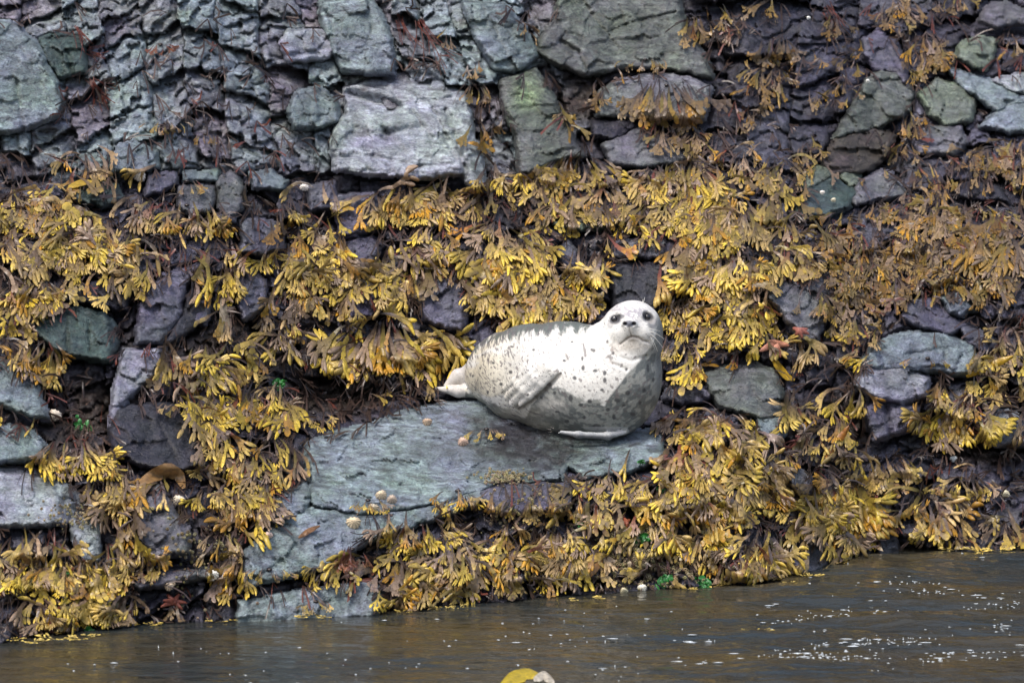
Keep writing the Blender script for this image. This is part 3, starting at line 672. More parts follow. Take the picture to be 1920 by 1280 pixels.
# ------------------------------------------------------------------ broken blocks of the bedrock (parts of the shore)
key = CI * 1000 + (CJ % 997)
vis = (GXX > -50) & (GXX < 1970) & (GYY > -45) & (GYY < WLG + 25)
RC = rock_colour(GXX, GYY, RR1, RR2)
keys = np.unique(key[vis])
blocks = []
for kx in keys:
    m = (key == kx) & vis
    n = m.sum()
    if n < 60: continue
    jj, ii = np.nonzero(m)
    free = 1 - (ROCKMASK[m] > -2).mean()
    dn = dens(GXX[m], GYY[m]).mean()
    if free < 0.25: continue
    score = n * free * (1.0 - 0.07 * dn)
    blocks.append((score, jj.min(), jj.max(), ii.min(), ii.max(), kx))
blocks.sort(reverse=True)
for (_, ja, jb, ia, ib, kx) in blocks[:290]:
    ja = max(0, ja - 2); ia = max(0, ia - 2); jb = min(len(GY), jb + 3); ib = min(len(GX), ib + 3)
    sl = (slice(ja, jb), slice(ia, ib))
    own = key[sl] == kx
    f = np.where(own, FB[sl], FB[sl] - 40)
    P = place(GXX[sl], GYY[sl], BASEY[sl] - f * F2M)
    qk = own[1:, 1:] | own[:-1, 1:] | own[1:, :-1] | own[:-1, :-1]
    if qk.sum() < 4: continue
    link('rock_block', grid_mesh('rock_block', P, qk, RC[sl]), M_ROCK, parent=shore)

# ------------------------------------------------------------------ the single rocks
for k, (spec, (sl, f, sd)) in enumerate(zip(ROCKS, rock_data)):
    ff = np.where(sd > 0, f, f + sd * 9)
    P = place(GXX[sl], GYY[sl], BASEY[sl] - ff * F2M)
    v = sd > -7
    qk = v[1:, 1:] & v[:-1, 1:] & v[1:, :-1] & v[:-1, :-1]
    c = np.array(PAL[spec[5]])
    X, Y = GXX[sl], GYY[sl]
    vv = (1 + 0.35 * fbm(X / 60, Y / 40, 700 + k, 3))[..., None]
    tint = fbm(X / 45, Y / 45, 800 + k, 3)[..., None]
    colr = c * vv * (1 + tint * np.array((.05, -.06, .14)))
    if 'green stain' in spec[6]:
        g = np.exp(-(((X - 988) / 26) ** 2 + ((Y - 180) / 24) ** 2))[..., None]
        colr = colr * (1 - g) + np.array((.24, .33, .17)) * g
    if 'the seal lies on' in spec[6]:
        # dark patch under the animal: wet stone with the seal's shadow painted in
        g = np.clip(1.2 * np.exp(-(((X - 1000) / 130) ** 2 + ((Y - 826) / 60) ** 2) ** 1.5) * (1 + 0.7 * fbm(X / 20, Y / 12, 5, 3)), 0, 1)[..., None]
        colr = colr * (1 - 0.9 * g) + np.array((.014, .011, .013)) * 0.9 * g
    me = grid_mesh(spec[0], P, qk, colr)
    cen = P[v].mean(0)
    co = np.zeros(len(me.vertices) * 3, np.float32); me.vertices.foreach_get('co', co)
    me.vertices.foreach_set('co', (co.reshape(-1, 3) - cen).ravel().astype(np.float32))
    cat = {'boulder': 'boulder', 'rock_slab': 'rock slab', 'rock': 'rock'}[spec[0]]
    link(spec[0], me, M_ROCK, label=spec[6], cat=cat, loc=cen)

# front surface used to drape things: distance of the foremost stone at each pixel
DEP = BASEY - FALL * F2M


def sample(A, px, py):
    x = np.clip((px - GX[0]) / STEP, 0, len(GX) - 1.001); y = np.clip((py - GY[0]) / STEP, 0, len(GY) - 1.001)
    i = x.astype(int); j = y.astype(int); fx = x - i; fy = y - j
    return (A[j, i] * (1 - fx) + A[j, i + 1] * fx) * (1 - fy) + (A[j + 1, i] * (1 - fx) + A[j + 1, i + 1] * fx) * fy


def minfilt(A, r):
    B = A.copy()
    for s in range(1, r + 1):
        B[:, s:] = np.minimum(B[:, s:], A[:, :-s]); B[:, :-s] = np.minimum(B[:, :-s], A[:, s:])
    C_ = B.copy()
    for s in range(1, r + 1):
        C_[s:] = np.minimum(C_[s:], B[:-s]); C_[:-s] = np.minimum(C_[:-s], B[s:])
    return C_


def blur(A, r):
    for ax in (0, 1):
        k = 2 * r + 1
        pad = [(0, 0), (0, 0)]; pad[ax] = (r + 1, r)
        B = np.cumsum(np.pad(A, pad, 'edge'), axis=ax)
        A = (B[k:] - B[:-k]) / k if ax == 0 else (B[:, k:] - B[:, :-k]) / k
    return A


DRAPE = blur(minfilt(DEP, 2), 2)
# ------------------------------------------------------------------ the seal
SEAL_Y = 20.76
SM = SEAL_Y * PXM


def sp(P):
    """seal space (photo px, photo px, depth px) -> world"""
    P = np.asarray(P, float)
    return place(P[..., 0], P[..., 1], SEAL_Y + P[..., 2] * SM)


def cone(P, a, b, ra, rb):
    a = np.array(a, float); b = np.array(b, float); ba = b - a
    t = np.clip(((P - a) @ ba) / (ba @ ba), 0, 1)
    return np.linalg.norm(P - a - t[..., None] * ba, axis=-1) - (ra + (rb - ra) * t)


def ell(P, c, r):
    q = (P - np.array(c, float)) / np.array(r, float)
    return (np.linalg.norm(q, axis=-1) - 1) * min(r)


def smin(a, b, k):
    h = np.clip(0.5 + 0.5 * (b - a) / k, 0, 1)
    return b + (a - b) * h - k * h * (1 - h)


SPINE = [((878, 716, 262), 20), ((908, 703, 236), 37), ((946, 697, 205), 72), ((993, 704, 140), 95), ((1062, 712, 62), 104), ((1126, 722, 8), 104)]


def body_sdf(P):
    d = None
    for (a, ra), (b, rb) in zip(SPINE[:-1], SPINE[1:]):
        c = cone(P, a, b, ra, rb)
        d = c if d is None else smin(d, c, 14)
    d = smin(d, ell(P, (1164, 700, -6), (74, 92, 80)), 30)
    d = smin(d, cone(P, (1160, 668, -4), (1184, 634, -20), 72, 56), 26)
    d = smin(d, ell(P, (1060, 668, 70), (96, 58, 84)), 20)
    return d


FLIP_A = [(1030, 690), (1006, 708), (982, 728), (960, 748)]
_fl = []


def surf_d(x, y):
    d = np.linspace(-140, 360, 501)
    P = np.stack([np.full(501, float(x)), np.full(501, float(y)), d], -1)
    s = body_sdf(P)
    i = np.nonzero(s < 0)[0]
    return d[i[0]] if len(i) else 150.0


for off, r0, r1, endc in ((-19, 13, 7, -5), (-7, 17, 9, 0), (6, 17, 9, 2), (18, 12, 7, -6)):
    pts = []
    for i, (x, y) in enumerate(FLIP_A):
        t = i / 3
        xx = x + off * 0.73 * (0.7 + 0.45 * t) - (endc * 0.68 if i == 3 else 0); yy = y + off * 0.68 * (0.7 + 0.45 * t) + (endc * 0.73 if i == 3 else 0)
        pts.append(((xx, yy, surf_d(xx, yy) - 1.0 - 8 * t), r0 + (r1 - r0) * t))
    _fl.append(pts)


def seal_sdf(P):
    d = body_sdf(P)
    # skull, brow, muzzle, lower jaw
    h = ell(P, (1186, 614, -24), (53, 51, 56))
    h = smin(h, cone(P, (1184, 606, -44), (1181, 612, -80), 33, 17), 14)
    h = smin(h, ell(P, (1167, 624, -66), (19, 18, 22)), 9)
    h = smin(h, ell(P, (1200, 623, -64), (23, 19, 22)), 9)
    h = smin(h, ell(P, (1188, 641, -52), (25, 17, 26)), 8)
    h = smin(h, ell(P, (1189, 645, -34), (42, 34, 36)), 12)
    d = smin(d, h, 18)
    # eye sockets
    for (x, y, z) in ((1150, 598, -66), (1216, 595, -62)):
        e = ell(P, (x, y, z), (15, 12, 10))
        d = -smin(-d, e, 5)
    # nose pad and nostrils
    d = smin(d, ell(P, (1180, 606, -92), (12, 7, 7)), 5)
    for (x, s) in ((1171.5, 1), (1189, -1)):
        e = cone(P, (x - 1.5 * s, 604, -103), (x + 2 * s, 608.5, -97), 3.6, 3.0)
        d = -smin(-d, e, 2)
    # flippers
    for pts in _fl:
        for (a, ra), (b, rb) in zip(pts[:-1], pts[1:]):
            d = smin(d, cone(P, a, b, ra, rb), 3.5)
    lo = cone(P, (1178, 808, -44), (1140, 817, -60), 3.5, 6.5)
    lo = smin(lo, cone(P, (1140, 817, -60), (1085, 815, -70), 6.5, 5.6), 8)
    lo = smin(lo, cone(P, (1085, 815, -70), (1032, 807, -72), 5.6, 1.6), 8)
    d = smin(d, lo, 7)
    hf = cone(P, (895, 700, 235), (860, 706, 240), 22, 15)
    hf = smin(hf, cone(P, (860, 706, 240), (836, 722, 236), 15, 4.5), 4)
    d = smin(d, hf, 8)
    lf = cone(P, (898, 732, 225), (860, 733, 226), 15, 11)
    lf = smin(lf, cone(P, (860, 733, 226), (816, 728, 228), 11, 3), 5)
    d = smin(d, lf, 4)
    return d


def surface_nets(x, y, z, S):
    nx, ny, nz = S.shape
    ins = S < 0
    cells = np.zeros((nx - 1, ny - 1, nz - 1), int)
    for a in (0, 1):
        for b in (0, 1):
            for c in (0, 1):
                cells += ins[a:nx - 1 + a, b:ny - 1 + b, c:nz - 1 + c]
    act = (cells > 0) & (cells < 8)
    idx = np.full(act.shape, -1); idx[act] = np.arange(act.sum())
    I, J, K = np.nonzero(act)
    acc = np.zeros((len(I), 3)); cnt = np.zeros(len(I))
    cor = [(a, b, c) for a in (0, 1) for b in (0, 1) for c in (0, 1)]
    for p in cor:
        for ax in range(3):
            if p[ax]: continue
            q = list(p); q[ax] = 1
            s0 = S[I + p[0], J + p[1], K + p[2]]; s1 = S[I + q[0], J + q[1], K + q[2]]
            m = (s0 < 0) != (s1 < 0)
            t = np.where(m, s0 / np.where(m, s0 - s1, 1), 0)
            o = np.array(p, float)[None, :].repeat(len(I), 0); o[:, ax] += t
            acc[m] += o[m]; cnt[m] += 1
    o = acc / cnt[:, None]
    V = np.stack([x[I] + o[:, 0] * (x[1] - x[0]), y[J] + o[:, 1] * (y[1] - y[0]), z[K] + o[:, 2] * (z[1] - z[0])], -1)
    Q = []
    for ax in range(3):
        sl0 = [slice(None)] * 3; sl1 = [slice(None)] * 3
        sl0[ax] = slice(0, -1); sl1[ax] = slice(1, None)
        ch = ins[tuple(sl0)] != ins[tuple(sl1)]
        e = np.array(np.nonzero(ch)).T
        o1, o2 = [(1, 2), (2, 0), (0, 1)][ax]
        ok = (e[:, o1] > 0) & (e[:, o2] > 0) & (e[:, o1] < S.shape[o1] - 1) & (e[:, o2] < S.shape[o2] - 1)
        e = e[ok]
        d = ins[tuple(e.T)]
        r = []
        for (u, v) in ((1, 1), (0, 1), (0, 0), (1, 0)):
            f = e.copy(); f[:, o1] -= u; f[:, o2] -= v
            r.append(idx[tuple(f.T)])
        q = np.stack(r, -1)
        q = np.where(d[:, None], q, q[:, ::-1])
        Q.append(q)
    return V, np.concatenate(Q)


gx = np.arange(795, 1262, 4.5); gy = np.arange(545, 845, 4.5); gz = np.arange(-128, 350, 4.5)
PG = np.stack(np.meshgrid(gx, gy, gz, indexing='ij'), -1)
S = seal_sdf(PG)
V0, Q0 = surface_nets(gx, gy, gz, S)
del PG, S
tmp = fast_mesh('tmp', V0, quads=Q0)
tob = bpy.data.objects.new('tmp', tmp); COL.objects.link(tob)
md = tob.modifiers.new('s', 'SUBSURF'); md.levels = 2; md.render_levels = 2
ev = tob.evaluated_get(bpy.context.evaluated_depsgraph_get())
me2 = bpy.data.meshes.new_from_object(ev)
n = len(me2.vertices)
V = np.zeros(n * 3, np.float32); me2.vertices.foreach_get('co', V); V = V.reshape(-1, 3).astype(float)
lp = np.zeros(len(me2.loops), np.int32); me2.loops.foreach_get('vertex_index', lp); Q = lp.reshape(-1, 4)
bpy.data.objects.remove(tob); bpy.data.meshes.remove(me2); bpy.data.meshes.remove(tmp)


def grad(P, e=0.6):
    g = np.stack([seal_sdf(P + np.eye(3)[i] * e) - seal_sdf(P - np.eye(3)[i] * e) for i in range(3)], -1)
    return g / (np.linalg.norm(g, axis=-1, keepdims=True) + 1e-9)


for it in range(2):
    g = grad(V)
    V = V - g * np.clip(seal_sdf(V), -2, 2)[:, None]
NRM = grad(V)
x, y, d = V.T
# soft folds of the coat and mouth line
MOUTH = [(1163, 645), (1170, 640), (1177, 634), (1187, 631), (1197, 633), (1206, 639), (1216, 641)]


def pl_dist(pts, x, y):
    o = np.full(x.shape, 1e9)
    for (x0, y0), (x1, y1) in zip(pts[:-1], pts[1:]):
        ex, ey = x1 - x0, y1 - y0
        t = np.clip(((x - x0) * ex + (y - y0) * ey) / (ex * ex + ey * ey), 0, 1)
        o = np.minimum(o, np.hypot(x - x0 - t * ex, y - y0 - t * ey))
    return o


front = (NRM[:, 2] < 0.25) & (d < 40)
mo = np.where(front & (d < -20), pl_dist(MOUTH, x, y), 99)
phil = np.where(front, pl_dist([(1180.5, 612), (1181, 621), (1184, 630)], x, y), 99)
disp = -3.0 * np.exp(-(mo / 2.2) ** 2) - 1.4 * np.exp(-(phil / 1.8) ** 2)
for pts, a, wdt in (([(1146, 650), (1160, 668), (1185, 676), (1212, 668)], -2.2, 3.5), ([(1128, 655), (1146, 680), (1175, 692)], -1.8, 4),
                    ([(1112, 640), (1126, 668), (1140, 690)], -1.5, 4), ([(1048, 704), (1026, 728), (998, 754), (968, 770)], -3.0, 4.0),
                    ([(1108, 606), (1118, 622), (1120, 640)], -1.5, 5)):
    q = np.where(front, pl_dist(pts, x, y), 99)
    disp += a * np.exp(-(q / wdt) ** 2)
disp += 1.1 * fbm(x / 26 + d / 31, y / 20 - d / 40, 900, 3) * sstep(-40, 60, d + (x < 1120) * 60) + 0.35 * fbm(x / 7, y / 7 + d / 9, 910, 2)
V = V + NRM * disp[:, None]

# coat colours (the animal's own markings, the wet belly, painted shade at the flippers)
cream = np.array((.74, .725, .68)); warm = np.array((.66, .58, .40)); grey = np.array((.11, .125, .125)); lgrey = np.array((.27, .28, .26))
dark = np.array((.035, .037, .042)); back = np.array((.085, .105, .095))
C = np.tile(cream, (len(V), 1))


def blend(C, col, f):
    f = np.clip(f, 0, 1)[:, None]
    return C * (1 - f) + np.asarray(col) * f


nz = fbm(x / 30 + d / 50, y / 26, 920, 4)
nz2 = fbm(x / 9, y / 9 + d / 14, 930, 3)
nz3 = fbm((x * 0.9 + y * 0.4) / 7.0, (y - 0.3 * x) / 2.6 + d / 8, 940, 3, 0.6)
C = blend(C, warm, (0.65 * sstep(1000, 900, x) + 0.45 * np.exp(-(((x - 1060) / 40) ** 2 + ((y - 660) / 30) ** 2))) * sstep(-0.2, 0.35, nz + 0.2))
# wet grey belly and chest
EDGE_X = [840, 880, 930, 985, 1005, 1030, 1060, 1090, 1120, 1133, 1143, 1165, 1174, 1195, 1224, 1234, 1245]
EDGE_Y = [735, 738, 758, 782, 745, 722, 734, 750, 752, 760, 742, 716, 703, 682, 645, 615, 560]
ye = np.interp(x, EDGE_X, EDGE_Y)
wet = sstep(-4, 4, y - ye + 9 * nz2 * sstep(1165, 1120, x))
wet = wet * sstep(60, 20, d - (x < 1000) * 200)
wc = grey[None] * (1 - sstep(-.3, .3, 1.3 * nz2 + nz)[:, None]) + lgrey[None] * sstep(-.3, .3, 1.3 * nz2 + nz)[:, None]
C = blend(C, wc, wet * 0.95)
# yellowish dry lower flank
C = blend(C, (.52, .48, .38), np.exp(-(((x - 975) / 60) ** 2 + ((y - 785) / 28) ** 2) ** 1.5) * (0.6 + 0.5 * nz))
C = blend(C, (.62, .60, .55), np.exp(-(((x - 1035) / 26) ** 2 + ((y - 757) / 14) ** 2) ** 1.5) * (0.8 + 0.6 * nz2))
# dark back
yt = np.interp(x, [860, 905, 925, 950, 1000, 1050, 1100, 1125], [700, 650, 628, 618, 609, 605, 604, 590])
dep = np.interp(x, [900, 930, 960, 1010, 1060, 1100, 1130], [-6, 12, 16, 17, 15, 10, -6])
sad = sstep(-7, 7, yt + dep - y + 12 * nz2 + 10 * nz3) * (x < 1126)
C = blend(C, back, sad * 0.93)
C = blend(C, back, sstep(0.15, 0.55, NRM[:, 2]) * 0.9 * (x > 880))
# dusky right side of neck and head
C = blend(C, (.20, .215, .215), sstep(1226, 1236, x + 5 * nz2) * sstep(575, 605, y) * 0.9)
# fine speckles, denser on the rump and back
sp1 = fbm((x + .4 * y) / 4.2, (y - .5 * x) / 3.0 + d / 6, 950, 2)
dn_ = 0.05 + 0.22 * sstep(1010, 900, x) + 0.22 * sad + 0.10 * sstep(1110, 1000, x) * sstep(700, 630, y) + 0.16 * np.exp(-(((x - 990) / 40) ** 2 + ((y - 700) / 26) ** 2))
C = blend(C, (.13, .115, .12), sstep(0.62, 0.80, sp1 + dn_ * 1.4) * 0.75 * (wet < .6))
sp2 = fbm(x / 8.5 + 3, y / 7.5 + d / 11, 960, 2)
C = blend(C, (.16, .14, .14), sstep(0.50, 0.62, sp2 + 0.08 * wet) * 0.7 * (y > 640))
# the larger spots seen on the chest
SPOTS = [(1029,721,5,4),(1041,737,4,4),(1070,746,5,7),(1077,708,4,4),(1092,672,3,5),(1093,689,4,6),(1116,695,5,4),(1134,700,4,5),(1134,713,4,6),(1175,692,3,4),
         (1118,798,10,4),(1063,790,6,4),(1151,781,4,6),(1186,776,6,4),(1157,750,6,5),(1177,736,5,5),(1207,732,4,6),(1214,689,3,9),(1106,752,5,5),(1089,759,5,4),
         (957,697,4,4),(887,705,3,3),(940,720,3,4),(1015,745,4,3),(1128,730,4,3),(1052,700,3,3),(1150,662,3,5),(1112,656,5,4),(1138,640,3,4),(1225,712,3,6),(1200,755,4,4),
         (1045,772,5,3),(1095,782,4,4),(1140,768,5,4),(1170,760,4,3),(905,665,3,2),(925,680,3,3),(915,735,3,4),(960,650,4,2),(1000,655,3,3),(990,740,3,3),(900,690,2,3),(1072,640,3,2),(1058,676,3,3)]
for (a, b, ra, rb) in SPOTS:
    q = np.hypot((x - a + 1.5 * nz2) / ra, (y - b + 1.5 * nz2) / rb)
    C = blend(C, dark + .02, (1 - sstep(0.55, 1.15, q)) * 0.88 * (NRM[:, 2] < 0.3))
# face: grey crown mottling, eye patches, nose, mouth
C = blend(C, (.34, .32, .36), np.exp(-(((x - 1186) / 30) ** 2 + ((y - 586) / 18) ** 2)) * sstep(-.05, .35, fbm((x + .3 * d) / 5.0, (y - .5 * d) / 5.0, 971, 3) + .12) * 0.95 * front)
C = blend(C, (.36, .33, .36), np.exp(-(((x - 1160) / 26) ** 2 + ((y - 578) / 9) ** 2)) * sstep(0.0, .4, fbm((x + .3 * d) / 4.0, (y - .5 * d) / 4.0, 972, 3) + .1) * 0.8 * front)
for (a, b, ra, rb, s) in ((1153, 599, 12, 10, .96), (1144, 608, 6, 8, .45), (1163, 593, 10, 5, .7), (1214, 594, 13, 10, .9), (1223, 605, 10, 14, .65)):
    q = np.hypot((x - a) / ra, (y - b) / rb)
    C = blend(C, (.055, .055, .07), (1 - sstep(0.6, 1.15, q)) * s * front * (d < -10))
q = np.hypot((x - 1180.5) / 11, (y - 607) / 6.5)
C = blend(C, (.13, .14, .18), (1 - sstep(.7, 1.15, q)) * front * .9)
for a in (1171.5, 1189):
    q = np.hypot((x - a) / 4.6, (y - 606) / 4.2)
    C = blend(C, (.006, .005, .008), (1 - sstep(.6, 1.2, q)) * front)
C = blend(C, (.20, .14, .10), np.exp(-(mo / 2.2) ** 2) * .75 * (0.55 + .45 * np.exp(-((x - 1187) / 14) ** 2)))
C = blend(C, (.17, .14, .11), np.exp(-(((x - 1187) / 13) ** 2 + ((y - 638) / 6) ** 2)) * .8 * front)
C = blend(C, (.55, .46, .36), np.exp(-(((x - 1180) / 42) ** 2 + ((y - 650) / 9) ** 2)) * .45 * front)
C = blend(C, (.25, .21, .18), np.exp(-(phil / 1.5) ** 2) * .6)
for pts in ([(1146, 652), (1158, 668), (1182, 677)], [(1130, 656), (1146, 678), (1172, 690)]):
    q = np.where(front, pl_dist(pts, x, y), 99)
    C = blend(C, (.30, .25, .22), np.exp(-(q / 2.4) ** 2) * sstep(-.1, .4, nz2 + .1) * .5)
q = np.where(front, pl_dist([(1048, 702), (1026, 726), (998, 752), (968, 770)], x, y), 99)
C = blend(C, (.13, .10, .08), np.exp(-(q / 3.0) ** 2) * .6)  # shadow below the flank flipper, painted into the coat
# pale hind and lower flippers; shade painted along the lower one's underside
C = blend(C, (.58, .55, .52), (x < 872) * 0.85)
fl2 = (y > 800) & (d < -50)
C = blend(C, np.array((.50, .51, .53)), fl2 * 0.6)
C = blend(C, (.10, .10, .11), fl2 * sstep(810 + (x - 1080) * .06, 817 + (x - 1080) * .06, y) * .85)

cen = sp((1060, 760, 60))
seal = link('harbour_seal', None, label='pale dark-spotted seal lying on the slab, head raised towards the viewer', cat='seal', loc=cen)
W = sp(V) - cen
# outward winding check
a_ = W[Q[:, 0]]; nn = np.cross(W[Q[:, 1]] - a_, W[Q[:, 2]] - a_)
gdir = sp(V[Q[:, 0]] + NRM[Q[:, 0]]) - sp(V[Q[:, 0]])
if (nn * gdir).sum() < 0: Q = Q[:, ::-1]
link('body', fast_mesh('body', W, quads=Q, col=C), M_FUR, parent=seal)


def uv_sphere(c, r, nseg=20, nr=12):
    vs = []; fs = []
    for i in range(nr + 1):
        th = math.pi * i / nr
        for j in range(nseg):
            ph = 2 * math.pi * j / nseg
            vs.append((c[0] + r[0] * math.sin(th) * math.cos(ph), c[1] + r[1] * math.cos(th), c[2] + r[2] * math.sin(th) * math.sin(ph)))
    for i in range(nr):
        for j in range(nseg):
            a = i * nseg + j; b = i * nseg + (j + 1) % nseg
            fs.append((a, b, b + nseg, a + nseg))
    return np.array(vs), fs


def front_d(x, y):
    dd = np.linspace(-140, 60, 801)
    s = seal_sdf(np.stack([np.full(801, float(x)), np.full(801, float(y)), dd], -1))
    i = np.nonzero(s < 0)[0]
    return dd[i[0]] if len(i) else 0


for (ex, ey, er) in ((1152.5, 598.5, 8.6), (1213.5, 594.5, 8.6)):
    fd = front_d(ex, ey)
    vs, fs = uv_sphere((ex, ey, fd + er * 0.62), (er, er * 0.94, er))
    link('eye', fast_mesh('eye', sp(vs) - cen, quads=fs), M_EYE, parent=seal)


def tube(pts, r0, r1, ns=4):
    pts = np.asarray(pts, float); n = len(pts); vs = []; fs = []
    for i in range(n):
        t = pts[min(i + 1, n - 1)] - pts[max(i - 1, 0)]; t /= np.linalg.norm(t) + 1e-12
        u = np.cross(t, (0.1, 0.3, 1.0)); u /= np.linalg.norm(u); v = np.cross(t, u)
        r = r0 + (r1 - r0) * i / (n - 1)
        for k in range(ns):
            a = 2 * math.pi * k / ns
            vs.append(pts[i] + r * (math.cos(a) * u + math.sin(a) * v))
    for i in range(n - 1):
        for k in range(ns):
            a = i * ns + k; b = i * ns + (k + 1) % ns
            fs.append((a, b, b + ns, a + ns))
    return np.array(vs), fs


for (x0, y0, dx, dy, ln) in ((1219, 621, 26, 14, 1), (1220, 627, 22, 24, 1), (1219, 632, 14, 26, 1), (1217, 616, 25, 6, .8), (1220, 636, 9, 22, .8),
                              (1152, 630, -16, 16, .8), (1151, 625, -18, 8, .8), (1153, 634, -10, 20, .7), (1206, 567, 4, -13, .8), (1204, 568, 2, -9, .8)):
    fd = front_d(x0, y0)
    pts = [(x0 + dx * ln * t, y0 + dy * ln * (t ** 1.4), fd - 3 * t + 8 * t * t) for t in np.linspace(0, 1, 7)]
    vs, fs = tube(pts, 0.55, 0.22)
    link('whisker', fast_mesh('whisker', sp(vs) - cen, quads=fs), M_WHISK, parent=seal)
for (cx_, cy_, dx, dy) in [(p[-1][0][0], p[-1][0][1], -6, 6) for p in _fl] + [(1036, 806, -9, -2), (1038, 809, -9, 1), (1041, 804, -8, -3)]:
    dd = surf_d(cx_, cy_) - 7 if cy_ < 790 else -81
    vs, fs = tube([(cx_ + dx * t, cy_ + dy * t, dd + 2 * t) for t in (0.3, 0.8, 1.3)], 1.5, 0.3, 5)
    link('claw', fast_mesh('claw', sp(vs) - cen, quads=fs), M_CLAW, parent=seal)
# ------------------------------------------------------------------ rockweed: frond patterns
DARKSTEM = np.array((.028, .018, .016))


def make_template(r, kind):
    """one frond in its own flat space: a = sideways, s = along, h = out; t = 0 stem .. 1 tip"""
    V = []; T = []; tc = []

    def ribbon(p, ang, L, w0, w1, t0, t1, rows=3, hb=0.0):
        b = len(V); a0 = ang
        for i in range(rows + 1):
            u = i / rows
            ang2 = a0 + bend * u
            c = (p[0] + math.sin(a0 + bend * u * .5) * L * u, p[1] + math.cos(a0 + bend * u * .5) * L * u)
            wd = w0 + (w1 - w0) * u
            n = (math.cos(ang2), -math.sin(ang2))
            hh = p[2] + hb * u
            V.append((c[0] - n[0] * wd, c[1] - n[1] * wd, hh + tw * wd)); V.append((c[0], c[1], hh + 0.22 * wd)); V.append((c[0] + n[0] * wd, c[1] + n[1] * wd, hh - tw * wd))
            tt = t0 + (t1 - t0) * u
            tc.extend([tt] * 3)
        for i in range(rows):
            q = b + 3 * i
            for k in (0, 1):
                T.append((q + k, q + k + 1, q + k + 4)); T.append((q + k, q + k + 4, q + k + 3))
        return (c[0], c[1], hh), a0 + bend

    def bulb(p, ang, L, rad):
        b = len(V); ns = 5
        prof = [(0, .42), (.22, .85), (.5, 1.0), (.78, .78), (.94, .38)]
        for (u, k) in prof:
            c = (p[0] + math.sin(ang + bend * u) * L * u, p[1] + math.cos(ang + bend * u) * L * u)
            n = (math.cos(ang), -math.sin(ang))
            for j in range(ns):
                th = 2 * math.pi * j / ns
                V.append((c[0] + n[0] * math.cos(th) * rad * k, c[1] + n[1] * math.cos(th) * rad * k, p[2] + math.sin(th) * rad * k * .75))
                tc.append(0.55 + 0.45 * min(1, u * 1.6))
        for i in range(len(prof) - 1):
            for j in range(ns):
                a = b + i * ns + j; c2 = b + i * ns + (j + 1) % ns
                T.append((a, c2, c2 + ns)); T.append((a, c2 + ns, a + ns))
        V.append((p[0] + math.sin(ang + bend) * L, p[1] + math.cos(ang + bend) * L, p[2])); tc.append(1.0)
        e = len(V) - 1; a = b + (len(prof) - 1) * ns
        for j in range(ns): T.append((a + j, a + (j + 1) % ns, e))

    def paddle(p, ang, L, wd):
        b = len(V)
        for (u, k) in ((0, .5), (.35, 1.0), (.7, 1.05), (.92, .7), (1.0, .25)):
            c = (p[0] + math.sin(ang + bend * u) * L * u, p[1] + math.cos(ang + bend * u) * L * u)
            n = (math.cos(ang), -math.sin(ang))
            wv = r.uniform(-.3, .3) * wd
            V.append((c[0] - n[0] * wd * k, c[1] - n[1] * wd * k, p[2] + wv)); V.append((c[0], c[1], p[2] + .3 * wd)); V.append((c[0] + n[0] * wd * k, c[1] + n[1] * wd * k, p[2] - wv))
            tc.extend([0.35 + 0.5 * u] * 3)
        for i in range(4):
            q = b + 3 * i
            for k in (0, 1):
                T.append((q + k, q + k + 1, q + k + 4)); T.append((q + k, q + k + 4, q + k + 3))

    def branch(p, ang, depth, w):
        nonlocal bend, tw
        bend = r.normal(0, .25); tw = r.normal(0, .35)
        L = r.uniform(8, 15)
        e, a2 = ribbon(p, ang, L, w, w * 1.15, .18 + .12 * (3 - depth), .3 + .12 * (3 - depth), 2, r.uniform(-2, 3))
        if depth == 0:
            bend = r.normal(0, .25)
            if kind == 'tip':
                if r.random() < .35:
                    for s in (-1, 1): bulb(e, a2 + s * r.uniform(.12, .26), r.uniform(17, 25), r.uniform(3.2, 4.3))
                else: bulb(e, a2, r.uniform(18, 29), r.uniform(3.8, 5.3))
            else:
                if r.random() < .6:
                    for s in (-1, 1): paddle(e, a2 + s * r.uniform(.25, .5), r.uniform(8, 13), r.uniform(2.5, 3.8))
                else: paddle(e, a2, r.uniform(10, 18), r.uniform(3.5, 5.5))
            return
        sp_ = r.uniform(.18, .38)
        for s in (-1, 1):
            if r.random() < .12: continue
            branch(e, a2 + s * sp_ + r.normal(0, .08), depth - 1 if r.random() > .18 else max(0, depth - 2), w * .95)

    bend = r.normal(0, .15); tw = 0
    if kind == 'turf':
        for s in range(3):
            bend = r.normal(0, .7); tw = r.normal(0, .5)
            ribbon((0, 0, 0), r.normal(0, .8), r.uniform(14, 34), 1.0, 1.6, .05, .35, 3, r.uniform(-2, 6))
    else:
        e, a = ribbon((0, 0, 0), 0, r.uniform(12, 22), 1.3, 2.6, 0, .2, 2)
        branch(e, a, 2 if r.random() < .75 else (3 if r.random() < .5 else 1), 3.0 if kind == 'tip' else 3.6)
    V = np.array(V, float); V[:, 1] *= 70.0 / max(V[:, 1].max(), 40)
    return V, np.array(T, np.int32), np.array(tc)


TPL = {'tip': [make_template(rng, 'tip') for _ in range(22)], 'flat': [make_template(rng, 'flat') for _ in range(14)],
       'turf': [make_template(rng, 'turf') for _ in range(10)]}


